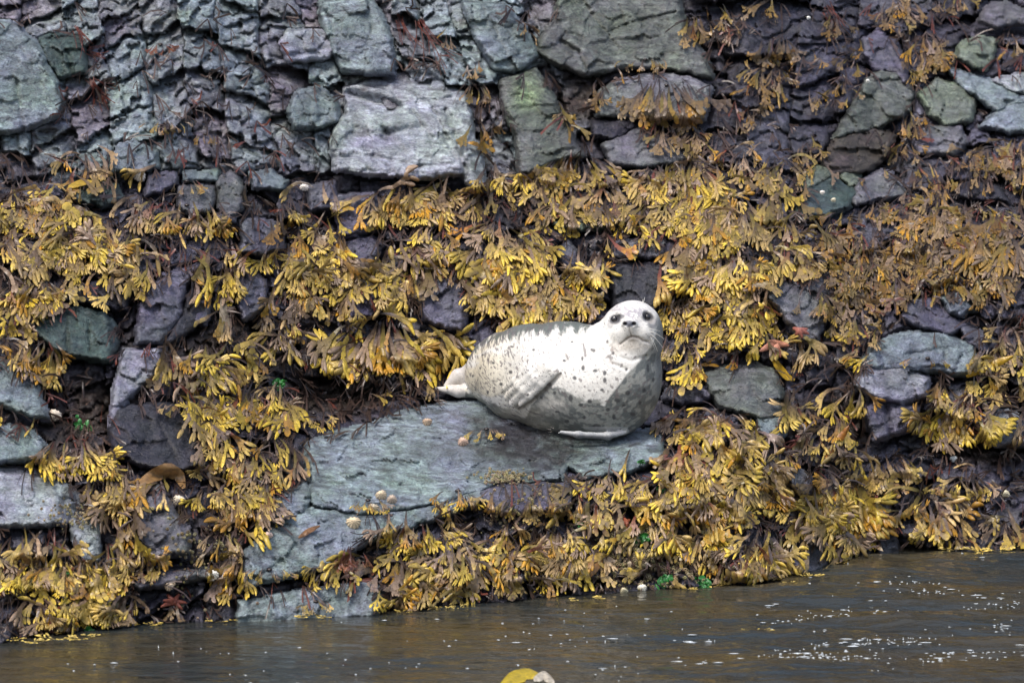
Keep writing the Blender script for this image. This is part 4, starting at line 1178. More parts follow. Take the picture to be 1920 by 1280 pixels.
def fronds(kind, x0, y0, th, scale, lift, roll, cbase, ctip, wsc=1.0, rec=0.30):
    """build many fronds; returns list of (V world, tris, col) one per frond order preserved"""
    n = len(x0); out = [None] * n
    which = rng.integers(0, len(TPL[kind]), n)
    for k in range(len(TPL[kind])):
        m = np.nonzero(which == k)[0]
        if not len(m): continue
        TV, TT_, tc = TPL[kind][k]
        a = TV[None, :, 0] * (scale[m] * wsc)[:, None] * np.where(rng.random(len(m)) < .5, -1, 1)[:, None]; s = TV[None, :, 1] * scale[m][:, None]; h = TV[None, :, 2] * scale[m][:, None]
        cr, sr = np.cos(roll[m])[:, None], np.sin(roll[m])[:, None]
        a, h = a * cr - h * sr, a * sr + h * cr
        Ls = 70 * scale[m][:, None]
        u = np.clip(s / Ls, 0, 1)
        ang = th[m][:, None] * (1 - .32 * u)
        px = x0[m][:, None] + s * np.sin(ang) + a * np.cos(ang)
        py = y0[m][:, None] + s * np.cos(ang) - a * np.sin(ang)
        Yr = sample(DRAPE, x0[m], y0[m])[:, None]
        Y = np.minimum(sample(DRAPE, px, py), Yr + rec * s * F2M) - F2M * (lift[m][:, None] * (0.25 + 1.5 * u * (1 - .45 * u)) + 2 + h)
        W = place(px, py, Y)
        W[..., 2] = np.maximum(W[..., 2], 0.002 + 0.012 * rng.random((len(m), 1)))
        f = np.clip((tc[None, :] - .30) / .6, 0, 1) ** 1.1
        st = np.clip(tc[None, :] / .22, 0, 1)
        c = cbase[m][:, None, :] * (1 - f[..., None]) + ctip[m][:, None, :] * f[..., None]
        c = DARKSTEM * (1 - st[..., None]) + c * st[..., None]
        for i, mi in enumerate(m): out[mi] = (W[i], TT_, c[i])
    return out


def merge(lst):
    Vs = []; Ts = []; Cs = []; o = 0
    for (v, t, c) in lst:
        Vs.append(v); Ts.append(t + o); Cs.append(c); o += len(v)
    return np.concatenate(Vs), np.concatenate(Ts), np.concatenate(Cs)


YEL = np.array((.78, .565, .07)); TAN = np.array((.44, .305, .145)); ORA = np.array((.52, .27, .03)); BRO = np.array((.24, .17, .115))
BLADE = np.array((.20, .138, .092)); OLV = np.array((.26, .20, .05)); RED = np.array((.16, .05, .035)); PURP = np.array((.165, .125, .12))


def palette(px, py, n, bright=None):
    """blade and tip colours for fronds growing around (px, py)"""
    r1 = rng.random((n, 1)); r2 = rng.random((n, 1)); r3 = rng.random(n)
    far = np.clip(sstep(340, 240, py) + sstep(1440, 1560, px) * sstep(640, 540, py), 0, 1)[:, None]
    b = bright if isinstance(bright, np.ndarray) else np.full((n, 1), bright)
    pick = np.clip(b + 0.9 * (r1 - .5), 0, 1)
    tip = YEL * pick + TAN * (1 - pick)
    tip = tip * (1 - far) + (ORA * .8 * r1 * r1 + OLV * 1.1 * r1 * (1 - r1) + TAN * .72 * (1 - r1)) * far
    o = (r3 < .12)[:, None]
    tip = np.where(o, ORA, tip)
    tip = np.where((r3 > .86)[:, None], BRO * 1.4, tip)
    base = BLADE * (0.6 + 0.8 * r2)
    base = np.where((rng.random(n) < .22)[:, None], PURP, base)
    base = np.where((rng.random(n) < .25)[:, None], OLV * .8, base)
    base = np.where((rng.random(n) < .05)[:, None], RED, base)
    k = (0.55 + 0.75 * rng.random((n, 1)))
    return base * k, tip * k


# ---- hanging tufts that can be told apart: (x, y of the holdfast line, half width, length, fronds, kind, brightness, fan in degrees, label)
CL = [
 (728,612,100,118,44,'tip',.75,80,'largest hanging skirt of yellow-tipped rockweed, just left of the seal\'s tail'),
 (385,652,26,64,9,'tip',.85,45,'small drooping tuft with a bright yellow tip cluster above the black block'),
 (78,642,36,78,15,'tip',.8,40,'yellow-tipped tuft hanging over the dark hollow at left'),
 (398,742,30,72,13,'tip',1.0,35,'bright yellow tuft hanging right of the glossy black block'),
 (765,352,70,84,30,'tip',.35,50,'dark-stemmed tan fringe hanging from the foot of the big pale boulder'),
 (40,530,60,62,22,'tip',1.0,60,'fan of bright yellow tips at the left edge above the green angular block'),
 (140,828,60,78,26,'tip',.95,45,'dense bright yellow bunch above the pale ledge block, lower left'),
 (1300,585,50,50,18,'tip',1.0,55,'yellow spray just right of the seal\'s forehead'),
 (1590,905,46,128,34,'tip',.5,35,'long brown and yellow curtain hanging to the water at the right corner of the bank'),
 (1418,1010,44,76,18,'tip',.75,35,'drooping tuft touching the water right of the barnacle patch'),
 (1350,480,70,90,30,'tip',.55,40,'pale brown curtain hanging over the right end of the long dark block'),
 (430,510,36,74,15,'tip',.95,40,'tuft with hanging yellow tips beside the tall lavender column'),
 (1270,640,34,48,12,'tip',.9,50,'small yellow-tipped tuft beside the seal\'s neck'),
 (1650,860,52,70,22,'flat',.3,60,'brown leafy tuft above the dark wet upright rock'),
 (1815,755,66,92,28,'tip',.8,60,'loose yellow-tipped tuft hanging from the weeds at right, beside the pale wedge'),
 (545,455,80,70,26,'tip',.6,65,'spreading tuft below the square blue-black block'),
 (945,450,50,92,26,'tip',.8,45,'long yellow tuft falling behind the seal\'s back, right of the slate block'),
 (1060,525,66,68,24,'flat',.6,60,'tent-shaped olive tuft above the seal\'s shoulders'),
 (1855,425,50,105,20,'tip',.35,45,'long dark stems with yellow ends hanging at the right edge'),
 (790,985,60,62,24,'tip',.95,70,'cluster of bead-like yellow tips in the front weeds below the slab'),
 (65,1055,60,66,22,'tip',.9,40,'hanging yellow finger-like tips low at the left edge'),
 (165,1055,44,88,22,'flat',.9,45,'broad mustard fronds standing over the water, lower left'),
 (150,1120,44,62,15,'tip',.75,40,'lower-left tuft dipping its tips in the water'),
 (690,938,42,30,12,'tip',.8,80,'little tuft growing on the slab edge beside the largest limpet'),
 (912,805,26,28,10,'flat',.85,90,'tiny crinkled golden tuft in the middle of the slab by the seal\'s belly'),
 (858,920,30,50,12,'tip',.6,60,'small upright tuft on the front edge of the slab'),
 (1145,895,50,56,20,'tip',.8,70,'pale yellow tuft on the purple-grey step'),
 (1262,925,40,74,15,'tip',.8,35,'long-fingered pale tuft hanging below the blue-grey stone'),
 (1250,160,60,88,30,'flat',.45,50,'tan leafy weed draped over the right half of the dark wet block'),
 (1210,112,50,24,14,'flat',.6,90,'golden crest of weed on top of the dark wet block'),
 (1300,35,24,60,11,'flat',.5,30,'narrow tuft on the right edge of the cracked olive rock face'),
 (1452,72,26,62,12,'flat',.45,30,'tan tuft hanging on the dark cliff right of the cracked face'),
 (1082,302,56,62,26,'flat',.65,70,'round mound of olive weed below the leaning columns'),
 (1270,318,66,76,34,'tip',.6,60,'round mound of weed with yellow tips, below the mottled rock'),
 (480,735,36,56,14,'tip',.85,60,'yellow-tipped tuft in the gully left of the slab'),
 (588,775,40,42,11,'tip',.7,80,'sprawling tuft resting on the upper left corner of the slab'),
 (470,850,34,64,15,'tip',.8,35,'knotty olive tuft hanging in the gully left of the slab'),
 (505,1068,46,30,14,'flat',.8,80,'row of short fronds lying across the smooth slab strip'),
 (592,1128,24,22,8,'flat',.9,90,'small tuft at the waterline in front of the lowest slab'),
 (1485,735,26,80,12,'tip',.45,25,'dull brown tuft hanging beside the squared olive stone'),
 (1390,600,40,56,14,'tip',.8,35,'yellow-green tuft hanging over the stone right of the seal'),
 (905,540,18,66,8,'tip',.3,20,'limp grey-green tuft at the right side of the broad slate block'),
 (891,160,16,44,8,'flat',.9,40,'small golden tuft at the right shoulder of the big pale boulder'),
 (385,252,16,20,5,'flat',.4,60,'single pinkish-tan tuft on the grey cliff, upper left'),
 (310,232,36,20,10,'flat',.8,90,'strip of yellow tufts in the crevice at upper left'),
 (350,340,22,32,6,'flat',.4,50,'short tan fingers lying on the five-sided block'),
 (300,84,24,14,6,'flat',.2,90,'rusty little tuft high on the cliff at upper left'),
 (350,385,70,70,24,'tip',.45,45,'tan fringe below the row of grey blocks'),
 (60,380,80,56,28,'flat',.5,70,'brown mat of broad fronds at the left edge'),
 (350,755,56,30,14,'flat',.85,85,'orange and yellow fringe along the top of the glossy black block'),
 (1520,545,30,56,10,'flat',.9,30,'pale yellow tuft falling beside the tall grey block'),
 (1490,480,60,36,20,'flat',.95,70,'yellow weed overhanging the top of the tall grey block'),
 (240,890,30,90,16,'tip',.55,25,'olive cascade between the pale ledge block and the gully'),
 (1740,672,40,18,7,'flat',.9,80,'scrap of yellow weed lying on the round-backed boulder'),
 (1870,655,50,60,20,'flat',.6,70,'orange-brown tuft at the right edge above the lavender wedge'),
 (1800,905,60,40,20,'flat',.95,80,'bright yellow frill on the low rocks at the right waterline'),
 (1000,930,50,56,16,'flat',.5,60,'tangled brown tuft left of the barnacle patch'),
 (1040,985,30,76,14,'tip',.6,30,'dark-stemmed tuft with forked yellow ends left of the barnacle patch'),
 (660,1030,40,50,14,'flat',.5,60,'reddish-brown tuft beside the smooth slab strip'),
]
for (cx, cy, hw, Ln, nf, kind, br, fan, lab) in CL:
    n = int(nf * 1.25)
    u = rng.uniform(-1, 1, n); tier = rng.random(n)
    x0 = cx + hw * u * (0.25 + 0.75 * (1 - .3 * tier)); y0 = cy + Ln * 0.42 * tier ** 1.3 - 4 * rng.random(n) - (1 - np.abs(u)) * Ln * .10
    th = R(fan) * u * (.8 + .4 * rng.random(n)) + rng.normal(0, .14, n)
    sc = Ln / 70 * (0.62 + .34 * rng.random(n)) * (1 - .25 * tier)
    sc = np.clip(sc, .28, 1.45)
    lift = 4 + (10 + 16 * (1 - tier)) * rng.random(n) * min(1.2, Ln / 60)
    roll = rng.normal(0, .35, n)
    cb, ct = palette(np.full(n, float(cx)), np.full(n, float(cy)), n, br)
    if 'dark' in lab or 'brown' in lab.split()[0:2]: cb = cb * .7
    if 'rusty' in lab or 'reddish' in lab: ct = ct * .3 + RED * .9; cb = RED * (.6 + .6 * rng.random((n, 1)))
    if not any(w_ in lab for w_ in (' over', 'draped', 'slab', 'top of', 'lying', 'overhanging', 'resting', 'row of')):
        hx = x0 + np.sin(th * .7) * 62 * sc; hy = y0 + np.cos(th * .7) * 62 * sc
        kk = (sample(ROCKMASK, hx, hy) < 9) | (rng.random(n) < .25)
        x0, y0, th, sc, lift, roll, cb, ct = [a_[kk] for a_ in (x0, y0, th, sc, lift, roll, cb, ct)]
    fr = fronds(kind, x0, y0, th, sc, lift, roll, cb, ct, 1.0)
    root = place(cx, cy, sample(DRAPE, np.array([cx]), np.array([cy]))[0])
    e = link('rockweed_tuft', None, label=lab, cat='seaweed', group='tufts of rockweed', loc=root)
    hs, hf_ = uv_sphere((0, .012, 0), (.010, .009, .006), 9, 6)
    link('holdfast', fast_mesh('holdfast', hs * (1 + .3 * rng.random((len(hs), 1))), quads=hf_, col=np.tile(DARKSTEM, (len(hs), 1))), M_WEED, parent=e)
    for (v, t, c) in fr:
        link('frond', fast_mesh('frond', v - root, tris=t, col=c), M_WEED, parent=e)

# ---- mats of rockweed nobody could count, split by the place they cover
MATS = [(120,440,'thick mat of tan and yellow rockweed covering the ledges at the left edge'),(330,470,'rockweed mat on the ledge above the tall lavender column'),
 (540,370,'rockweed covering the blocks left of the big pale boulder\'s foot'),(560,520,'rockweed mat between the slate blocks left of centre'),
 (820,430,'yellow rockweed cascading below the big pale boulder'),(1000,360,'olive rockweed mat between the boulder and the ledge'),
 (1330,330,'rockweed slope right of the round mounds'),(1220,450,'rockweed carpet on the ledge above the seal\'s head'),(1420,500,'rockweed hanging right of the long dark block'),
 (1650,470,'small-leaved rockweed slope at right'),(1860,460,'rockweed bank at the right edge'),(1700,100,'brown rockweed on the cliff at upper right'),(1880,100,'brown rockweed in the upper right corner'),
 (1480,170,'weeds in the dark cliff between cracked face and peaked boulder'),(1270,180,'weeds around the dark wet block'),(1500,620,'rockweed around the tall grey block'),
 (1720,700,'rockweed among the lavender stones at right'),(1850,900,'rockweed above the waterline at right'),(1350,820,'golden rockweed carpet right of the seal'),
 (1150,940,'rockweed below the seal\'s chest'),(1420,960,'rockweed falling to the water right of the barnacle patch'),(1600,900,'rockweed along the drop at right'),
 (900,1060,'front rockweed at the waterline, centre'),(700,1070,'front rockweed at the waterline beside the lowest slab'),(450,780,'rockweed in the gully left of the slab'),
 (420,980,'scattered rockweed low in the gully'),(180,880,'rockweed draping the rocks at lower left'),(120,1080,'rockweed over the water at the lower left corner'),
 (60,700,'rockweed on the left edge beside the dark hollow'),(400,200,'sparse rusty weeds on the cliff at upper left'),(680,130,'sparse weeds in the cliff cracks at top centre'),(850,600,'weeds behind the seal')]
MX = np.array([m[0] for m in MATS]); MY = np.array([m[1] for m in MATS])
rx = []; ry = []; rth = []; rsc = []; rbr = []; rdk = []
for j in range(DM.shape[0]):
    for i in range(48):
        dn0 = DM[j, i]
        lam = dn0 * (0.86 if j > 7 else .5) * (1.3 if dn0 >= 7 else 1.0) / 7.0 * (2.9 if (j < 8 and i > 25) else (1.5 if (i > 36 and j < 15) else 1.0))
        for _c in range(rng.poisson(lam)):
            qx = i * 40 + 40 * rng.random(); qy = j * 40 - 18 + 40 * rng.random()
            k = rng.integers(4, 11) if dn0 > 2 else rng.integers(1, 5)
            u = rng.uniform(-1, 1, k); wd = rng.uniform(10, 30); bias = rng.normal(0, .42); br_ = rng.beta(1.3, 1.1); dk_ = rng.uniform(.55, 1.25); sc_c = rng.uniform(.62, 1.15)
            rx.extend(qx + wd * u); ry.extend(qy + rng.normal(0, 7, k) + 8 * np.abs(u)); rth.extend(bias + u * rng.uniform(.4, 1.4) + rng.normal(0, .32, k))
            rsc.extend(sc_c * rng.uniform(.75, 1.1, k)); rbr.extend([br_] * k); rdk.extend([dk_] * k)
# a little beyond the frame so a step sideways still finds weed
for _ in range(900):
    side = rng.random()
    xx = rng.uniform(-420, -10) if side < .5 else rng.uniform(1930, 2380)
    yy = rng.uniform(250, 1150 if side < .5 else 1000)
    if vn(xx / 120, yy / 90, 5) > .4: rx.append(xx); ry.append(yy); rth.append(rng.normal(0, .6)); rsc.append(rng.uniform(.6, 1.1)); rbr.append(.6); rdk.append(1)
rx, ry, rth, rsc, rbr, rdk = [np.array(a_, float) for a_ in (rx, ry, rth, rsc, rbr, rdk)]
wlr = np.interp(rx, WLX, WLY)
sdr = sample(ROCKMASK, rx, ry)
dnr = dens(rx, ry)
# single rocks with little weed stay bare inside
keep = (ry < wlr - 4) & ((sdr < 3) | (rng.random(len(rx)) < (dnr - 5.5) / 9))
tipx = rx + np.sin(rth * .7) * 60 * rsc; tipy = ry + np.cos(rth * .7) * 60 * rsc
tsd = sample(ROCKMASK, tipx, tipy)
keep &= (tsd < 7) | (rng.random(len(rx)) < np.where(ry < 330, .22, .06))
keep &= (dens(tipx, tipy) >= 2) | (rng.random(len(rx)) < .35) | (ry < 330)
for (ex_, ey_, ea_, eb_) in [(725,680,125,66),(640,772,110,22),(150,772,78,66),(590,700,40,50),(835,722,50,26),(1490,700,34,40),(1800,850,80,26),(300,820,70,40)]:
    keep &= (np.hypot((tipx - ex_) / ea_, (tipy - ey_) / eb_) > 1) & (np.hypot((rx - ex_) / ea_, (ry - ey_) / eb_) > .9) | (rng.random(len(rx)) < .06)
keep &= ~((np.hypot((rx - 1185) / 80, (ry - 1030) / 48) < 1) & (rng.random(len(rx)) < .85))
# nothing roots under the seal
inseal = ((rx > 850) & (rx < 1245) & (ry > 600) & (ry < 835))
keep &= ~inseal
rx, ry, rth, rsc, rbr, rdk = [a_[keep] for a_ in (rx, ry, rth, rsc, rbr, rdk)]; n = len(rx)
small = np.minimum(.45, sstep(420, 200, ry) * .38 + sstep(1450, 1600, rx) * sstep(640, 560, ry) * .30)
sc = rsc * (1 - small)
th = rth
up = rng.random(n) < .12
th = np.where(up, rng.uniform(-2.6, 2.6, n), th)
lift = 3 + 22 * rng.random(n) ** 1.2 * (1 - small)
kindsel = rng.random(n) < (0.38 + .45 * np.clip(sstep(420, 300, ry) + sstep(1450, 1550, rx) * sstep(640, 560, ry), 0, 1))
cb, ct = palette(rx, ry, n, rbr[:, None])
cb = cb * rdk[:, None]; ct = ct * (.55 + .45 * rdk[:, None])
near = np.argmin((rx[:, None] - MX) ** 2 + (1.3 * (ry[:, None] - MY)) ** 2, axis=1)
allf = [None] * n
for kd, m in (('flat', kindsel), ('tip', ~kindsel)):
    ii = np.nonzero(m)[0]
    fr = fronds(kd, rx[ii], ry[ii], th[ii], sc[ii], lift[ii], rng.normal(0, .5, len(ii)), cb[ii], ct[ii])
    for a, b in zip(ii, fr): allf[a] = b
for k, (mx, my, lab) in enumerate(MATS):
    ii = np.nonzero(near == k)[0]
    if not len(ii): continue
    v, t, c = merge([allf[i] for i in ii])
    link('rockweed_mat', fast_mesh('rockweed_mat', v, tris=t, col=c), M_WEED, label=lab, cat='seaweed', kind='stuff')

# ---- dark wiry turf under everything
n = 9000
tx = rng.uniform(-20, 1940, n); ty = rng.uniform(0, 1190, n)
p = dens(tx, ty) / 10 + .10
for (x, y, ra, rb) in [(400,660,190,60),(620,745,130,45),(560,600,60,50),(960,580,90,30),(420,900,120,120),(1560,790,90,60),(1850,850,90,40),(160,780,100,70)]:
    p = np.maximum(p, .8 * np.exp(-(((tx - x) / ra) ** 2 + ((ty - y) / rb) ** 2) ** 2))
k_ = (rng.random(n) < p) & (ty < np.interp(tx, WLX, WLY) - 3) & (sample(ROCKMASK, tx, ty) < 3) & ~((tx > 850) & (tx < 1245) & (ty > 600) & (ty < 835))
tx, ty = tx[k_], ty[k_]; n = len(tx)
cb = np.array((.060, .038, .030)) * (.5 + 1.2 * rng.random((n, 1)))
cb = np.where((rng.random(n) < .10)[:, None], RED * .9, cb)
fr = fronds('turf', tx, ty, rng.normal(0, .9, n), .5 + .5 * rng.random(n), 1 + 8 * rng.random(n), rng.normal(0, .7, n), cb, cb * 1.6)
v, t, c = merge(fr)
link('algal_turf', fast_mesh('algal_turf', v, tris=t, col=c), M_WEED, label='dark wiry turf of small seaweeds in the crevices between the rocks', cat='seaweed', kind='stuff')

# red-brown wiry strands hanging on the cliff
for (x, y, L, ang, nst, lab) in [(172,150,58,.55,16,'dark red wiry strands trailing down right of the big left boulder'),(150,52,50,.4,9,'thin rust-red strands above the dark green block'),
                              (165,96,34,1.3,8,'rust-red strands lying along the cliff foot right of the dark green block'),(790,40,105,.42,9,'long rusty strands in the leaning cliff crack at top centre'),
                              (750,30,70,.35,7,'rusty strands left of the long ones at top centre'),(1550,12,60,.6,8,'rusty strands at the top right of the dark cliff'),
                              (935,190,60,.3,8,'brown stems hanging between boulder and leaning column'),(700,1000,44,-.9,12,'bare black stems right of the largest limpet'),
                              (1020,960,60,-.1,12,'bare dark stems among the front weeds at centre')]:
    vs_ = []; fs_ = []; o = 0
    for i in range(nst):
        a = ang + rng.normal(0, .16); l = L * rng.uniform(.6, 1.1); q = rng.normal(0, .35)
        xx = x + rng.normal(0, 5); yy = y + rng.normal(0, 4)
        pp = []
        for tt in np.linspace(0, 1, 7):
            aa = a + q * tt
            pp.append((xx + math.sin(aa) * l * tt, yy + math.cos(aa) * l * tt))
        pp = np.array(pp)
        dd = np.minimum(sample(DRAPE, pp[:, 0], pp[:, 1]), sample(DRAPE, np.array([xx]), np.array([yy]))[0] + .3) - F2M * (3 + 5 * rng.random())
        tv, tf = tube(place(pp[:, 0], pp[:, 1], dd), .0022, .0016, 4)
        vs_.append(tv); fs_ += [tuple(np.array(f) + o) for f in tf]; o += len(tv)
    V_ = np.concatenate(vs_); cen_ = V_.mean(0)
    cc = (np.array((.11, .028, .018)) if 'red' in lab or 'rust' in lab else np.array((.025, .017, .016))) * (.6 + .9 * rng.random((len(V_), 1)))
    link('seaweed_strands', fast_mesh('seaweed_strands', V_ - cen_, quads=fs_, col=cc), M_WEED, label=lab, cat='seaweed', loc=cen_)


# ------------------------------------------------------------------ broad kelp blades
def blade(pts, wid, colr, label, name='kelp_blade', lift=8, onwater=False, group=None):
    pts = np.array(pts, float); m = 14
    tt = np.linspace(0, len(pts) - 1, m)
    px = np.interp(tt, range(len(pts)), pts[:, 0]); py = np.interp(tt, range(len(pts)), pts[:, 1])
    tx_ = np.gradient(px); ty_ = np.gradient(py); L = np.hypot(tx_, ty_); nx, ny = -ty_ / L, tx_ / L
    prof = np.sin(np.linspace(.25, math.pi - .12, m)) ** .7
    rows = []
    for i in range(m):
        for k, s in enumerate((-1, -.5, 0, .5, 1)):
            X = px[i] + nx[i] * s * wid * prof[i]; Y_ = py[i] + ny[i] * s * wid * prof[i]
            if onwater:
                w_ = place(X, Y_, water_dist(Y_)); w_[2] = .004 + .02 * (1 - s * s) * prof[i]
            else:
                D_ = min(sample(DRAPE, np.array([X]), np.array([Y_]))[0], sample(DRAPE, np.array([px[0]]), np.array([py[0]]))[0] + .15)
                w_ = place(X, Y_, D_ - F2M * (lift + 3 * (1 - s * s) + 1.5 * math.sin(i * 1.3 + s * 2)))
            rows.append(w_)
    fs_ = [(i * 5 + k, i * 5 + k + 1, i * 5 + k + 6, i * 5 + k + 5) for i in range(m - 1) for k in range(4)]
    V_ = np.array(rows); cen_ = V_.mean(0)
    c = np.array(colr) * (.8 + .4 * rng.random((len(V_), 1)))
    return link(name, fast_mesh(name, V_ - cen_, quads=fs_, col=c), M_WEED, label=label, cat='seaweed', loc=cen_, group=group)


blade([(128,351),(150,343),(173,340)], 6, (.50,.33,.05), 'single yellow blade lying on the dark rock shelf, left', lift=14)
blade([(1448,668),(1458,685),(1475,706),(1490,712)], 7, (.42,.26,.02), 'bent yellow strap below the pink sea star')
blade([(1812,706),(1850,690),(1880,676),(1900,668)], 7, (.42,.26,.02), 'long mustard blade slanting above the lavender wedge')
blade([(1548,858),(1565,835),(1580,815),(1592,798)], 7, (.30,.12,.02), 'orange-brown strap in the gully right of the drooping tuft')
blade([(262,905),(290,890),(315,880),(335,890),(345,915)], 14, (.26,.15,.06), 'crumpled brown blade on top of the dark slate block in the gully', lift=14)
blade([(1080,1085),(1100,1070),(1118,1050),(1126,1035)], 15, (.22,.11,.03), 'broad brown kelp blade at the waterline left of the barnacle patch', lift=14)
blade([(1040,1060),(1056,1075),(1070,1090)], 12, (.25,.12,.02), 'torn orange-brown blade left of the broad brown one', lift=14)
blade([(1100,1050),(1118,1044),(1138,1040)], 8, (.42,.28,.07), 'tan pointed blade sticking out above the broad brown one', lift=18)
blade([(1390,838),(1410,832),(1432,836)], 8, (.40,.27,.07), 'tan blade lying across the golden carpet right of the seal', lift=20)
blade([(650,1082),(655,1066),(660,1058)], 9, (.30,.13,.08), 'pinkish-brown blade at the edge of the smooth slab strip', lift=14)
blade([(418,555),(420,590),(424,622),(430,628)], 9, (.30,.25,.18), 'pale limp blade hanging below the yellow tuft by the lavender column', lift=12)
blade([(560,1008),(578,995),(600,985)], 5, (.20,.10,.04), 'thin brown strip across the smooth slab strip', lift=4)
blade([(938,1290),(960,1273),(990,1266),(1022,1275)], 12, (.52,.38,.02), 'yellow kelp blade floating at the bottom edge', onwater=True)
blade([(1000,1276),(1020,1270),(1040,1282)], 7, (.50,.45,.36), 'whitish curled piece floating beside the yellow blade at the bottom edge', onwater=True)

# floating scraps at the waterline
FLT = [(20,1196,1),(60,1201,1),(100,1196,1.2),(150,1195,1),(172,1190,.8),(285,1168,.7),(395,1162,.8),(440,1160,.5),(572,1154,1),(610,1152,1),(700,1146,.8),(760,1143,.8),(830,1138,.9),(860,1136,.8),
       (1075,1122,.5),(1125,1118,.6),(1300,1102,.6),(1340,1100,.5),(1480,1090,.7),(1515,1078,.9),(1560,1080,.4),(1590,1082,.5),(1768,1018,.9),(1790,1028,1.1),(1830,1032,1.2),(1870,1030,1),(1900,1022,1.1),(1945,1018,1),
       (1410,1180,.7),(1432,1178,.8),(1560,1090,.4)]
FLAB = ['leftmost yellow scrap floating at the lower left shore', 'second floating scrap from the left edge, pale and flat', 'third floating scrap from the left edge', 'fourth and largest floating scrap at the lower left', 'yellow scrap floating where the left weeds end', 'small scrap floating below the rust-red sea star', 'scrap floating in the mouth of the gully', 'tiny scrap just left of the lowest slab', 'golden scrap against the foot of the lowest slab', 'scrap right of the golden one at the lowest slab', 'scrap at the right end of the lowest slab', 'scrap below the front weeds, left part', 'pale scrap below the front weeds, middle', 'smaller scrap touching the pale one below the front weeds', 'tiny yellow scrap left of the tall waterline shell', 'scrap directly below the tall waterline shell', 'scrap left of the drooping waterline tuft', 'tiny scrap just under the drooping waterline tuft', 'scrap right of the drooping waterline tuft', 'upright forked scrap in front of the dark purple stone', 'tiny scrap below the long weed curtain, left', 'tiny pale scrap below the long weed curtain, right', 'yellow scrap right of the dark wet upright rock', 'pale scrap in the raft at the right shore, leftmost', 'largest pale scrap in the raft at the right shore', 'scrap in the middle of the raft at the right shore', 'scrap near the right edge of the raft', 'scrap at the right edge of the picture', 'brownish scrap alone on open water, left of a pair', 'brownish scrap alone on open water, right of a pair', 'tiny scrap between curtain and open water']
for (x, y, s), flab in zip(FLT, FLAB):
    y = y + 5
    d_ = float(water_dist(y)); V_ = []; T_ = []; C_ = []; o = 0
    for i in range(5):
        TV, TT_, tc = TPL['tip'][rng.integers(0, 22)]
        sel = TV.copy(); sc_ = s * rng.uniform(.25, .42); a = rng.uniform(-math.pi, math.pi)
        lx = (sel[:, 0] * math.cos(a) + sel[:, 1] * math.sin(a)) * sc_ * F2M; ly = (-sel[:, 0] * math.sin(a) + sel[:, 1] * math.cos(a)) * sc_ * F2M
        lz = .004 + np.abs(sel[:, 2]) * sc_ * F2M + (.012 * s * tc * rng.random())
        V_.append(np.stack([lx + rng.normal(0, .01 * s), ly + rng.normal(0, .01), lz], -1)); T_.append(TT_ + o); o += len(TV)
        C_.append((YEL * (.7 + .5 * rng.random()) * (.3 + .7 * tc[:, None])) + .08)
    link('floating_rockweed', fast_mesh('floating_rockweed', np.concatenate(V_), tris=np.concatenate(T_), col=np.concatenate(C_)), M_WEED,
         label=flab, cat='seaweed', group='floating scraps of rockweed', loc=place(x, y, d_) * (1, 1, 0))


# ------------------------------------------------------------------ limpets, barnacles, sea stars, sea lettuce
def limpet(x, y, r, h, label, c=(.62, .50, .34), name='limpet', cat='limpet', lift=2):
    ns = 22; vs = []; fs_ = []; cc = []
    Y0 = sample(DRAPE, np.array([float(x)]), np.array([float(y)]))[0] - lift * F2M
    for i, (k, z) in enumerate(((1, 0), (.86, .3), (.62, .62), (.35, .86), (.1, 1.0))):
        for j in range(ns):
            a = 2 * math.pi * j / ns
            rr = r * k * (1 + .07 * (1 if j % 2 else -1)) * (1 + .08 * math.sin(3 * a + x))
            vs.append((rr * math.cos(a), rr * math.sin(a) * .85 - h * z * .35, h * z)); cc.append(np.array(c) * (.72 + .4 * (j % 2)) * (1.15 - .35 * (i == 0)))
    for i in range(4):
        for j in range(ns):
            a = i * ns + j; b = i * ns + (j + 1) % ns
            fs_.append((a, b, b + ns, a + ns))
    vs.append((0, -h * .36, h)); cc.append(np.array(c)); T_ = [(4 * ns + j, 4 * ns + (j + 1) % ns, len(vs) - 1) for j in range(ns)]
    vs = np.array(vs); P = place(x + vs[:, 0], y + vs[:, 1], Y0 - vs[:, 2] * F2M); cen_ = place(x, y, Y0)
    link(name, fast_mesh(name, P - cen_, quads=fs_, tris=T_, col=np.array(cc), smooth=False), M_SHELL, label=label, cat=cat, loc=cen_)


limpet(663, 980, 14, 13, 'largest limpet, ribbed and cream, on the slab edge below the small tuft', (.70,.56,.36))
limpet(715, 928, 11, 11, 'cone-shaped limpet on the slab above the bare black stems', (.62,.50,.34))
limpet(735, 936, 10, 9, 'tilted brownish limpet right of the cone-shaped one', (.45,.36,.28))
limpet(700, 952, 10, 7, 'flat grey-tan limpet below the cone-shaped one', (.42,.36,.26))
limpet(868, 828, 10, 9, 'pinkish limpet beside the tiny golden tuft on the slab', (.58,.40,.30))
limpet(801, 791, 9, 9, 'tan limpet near the top edge of the slab', (.50,.36,.25))
limpet(335, 938, 12, 9, 'pale limpet on the shoulder of the dark slate block', (.68,.60,.46))
limpet(398, 1078, 12, 11, 'white knobbly shell at the right end of the thin flat ledge', (.80,.76,.66))
limpet(317, 1099, 9, 9, 'cream shell under the thin flat ledge', (.72,.58,.42))
limpet(241, 1068, 12, 14, 'brown limpet standing at the left end of the thin flat ledge', (.40,.30,.22))
limpet(260, 1073, 6, 8, 'small white-tipped limpet beside the brown one', (.70,.60,.50))
limpet(504, 1003, 8, 7, 'pink-white limpet on the left end of the smooth slab strip', (.66,.50,.42))
limpet(102, 778, 13, 10, 'pale cluster shell beside the dark hollow at left', (.70,.60,.48))
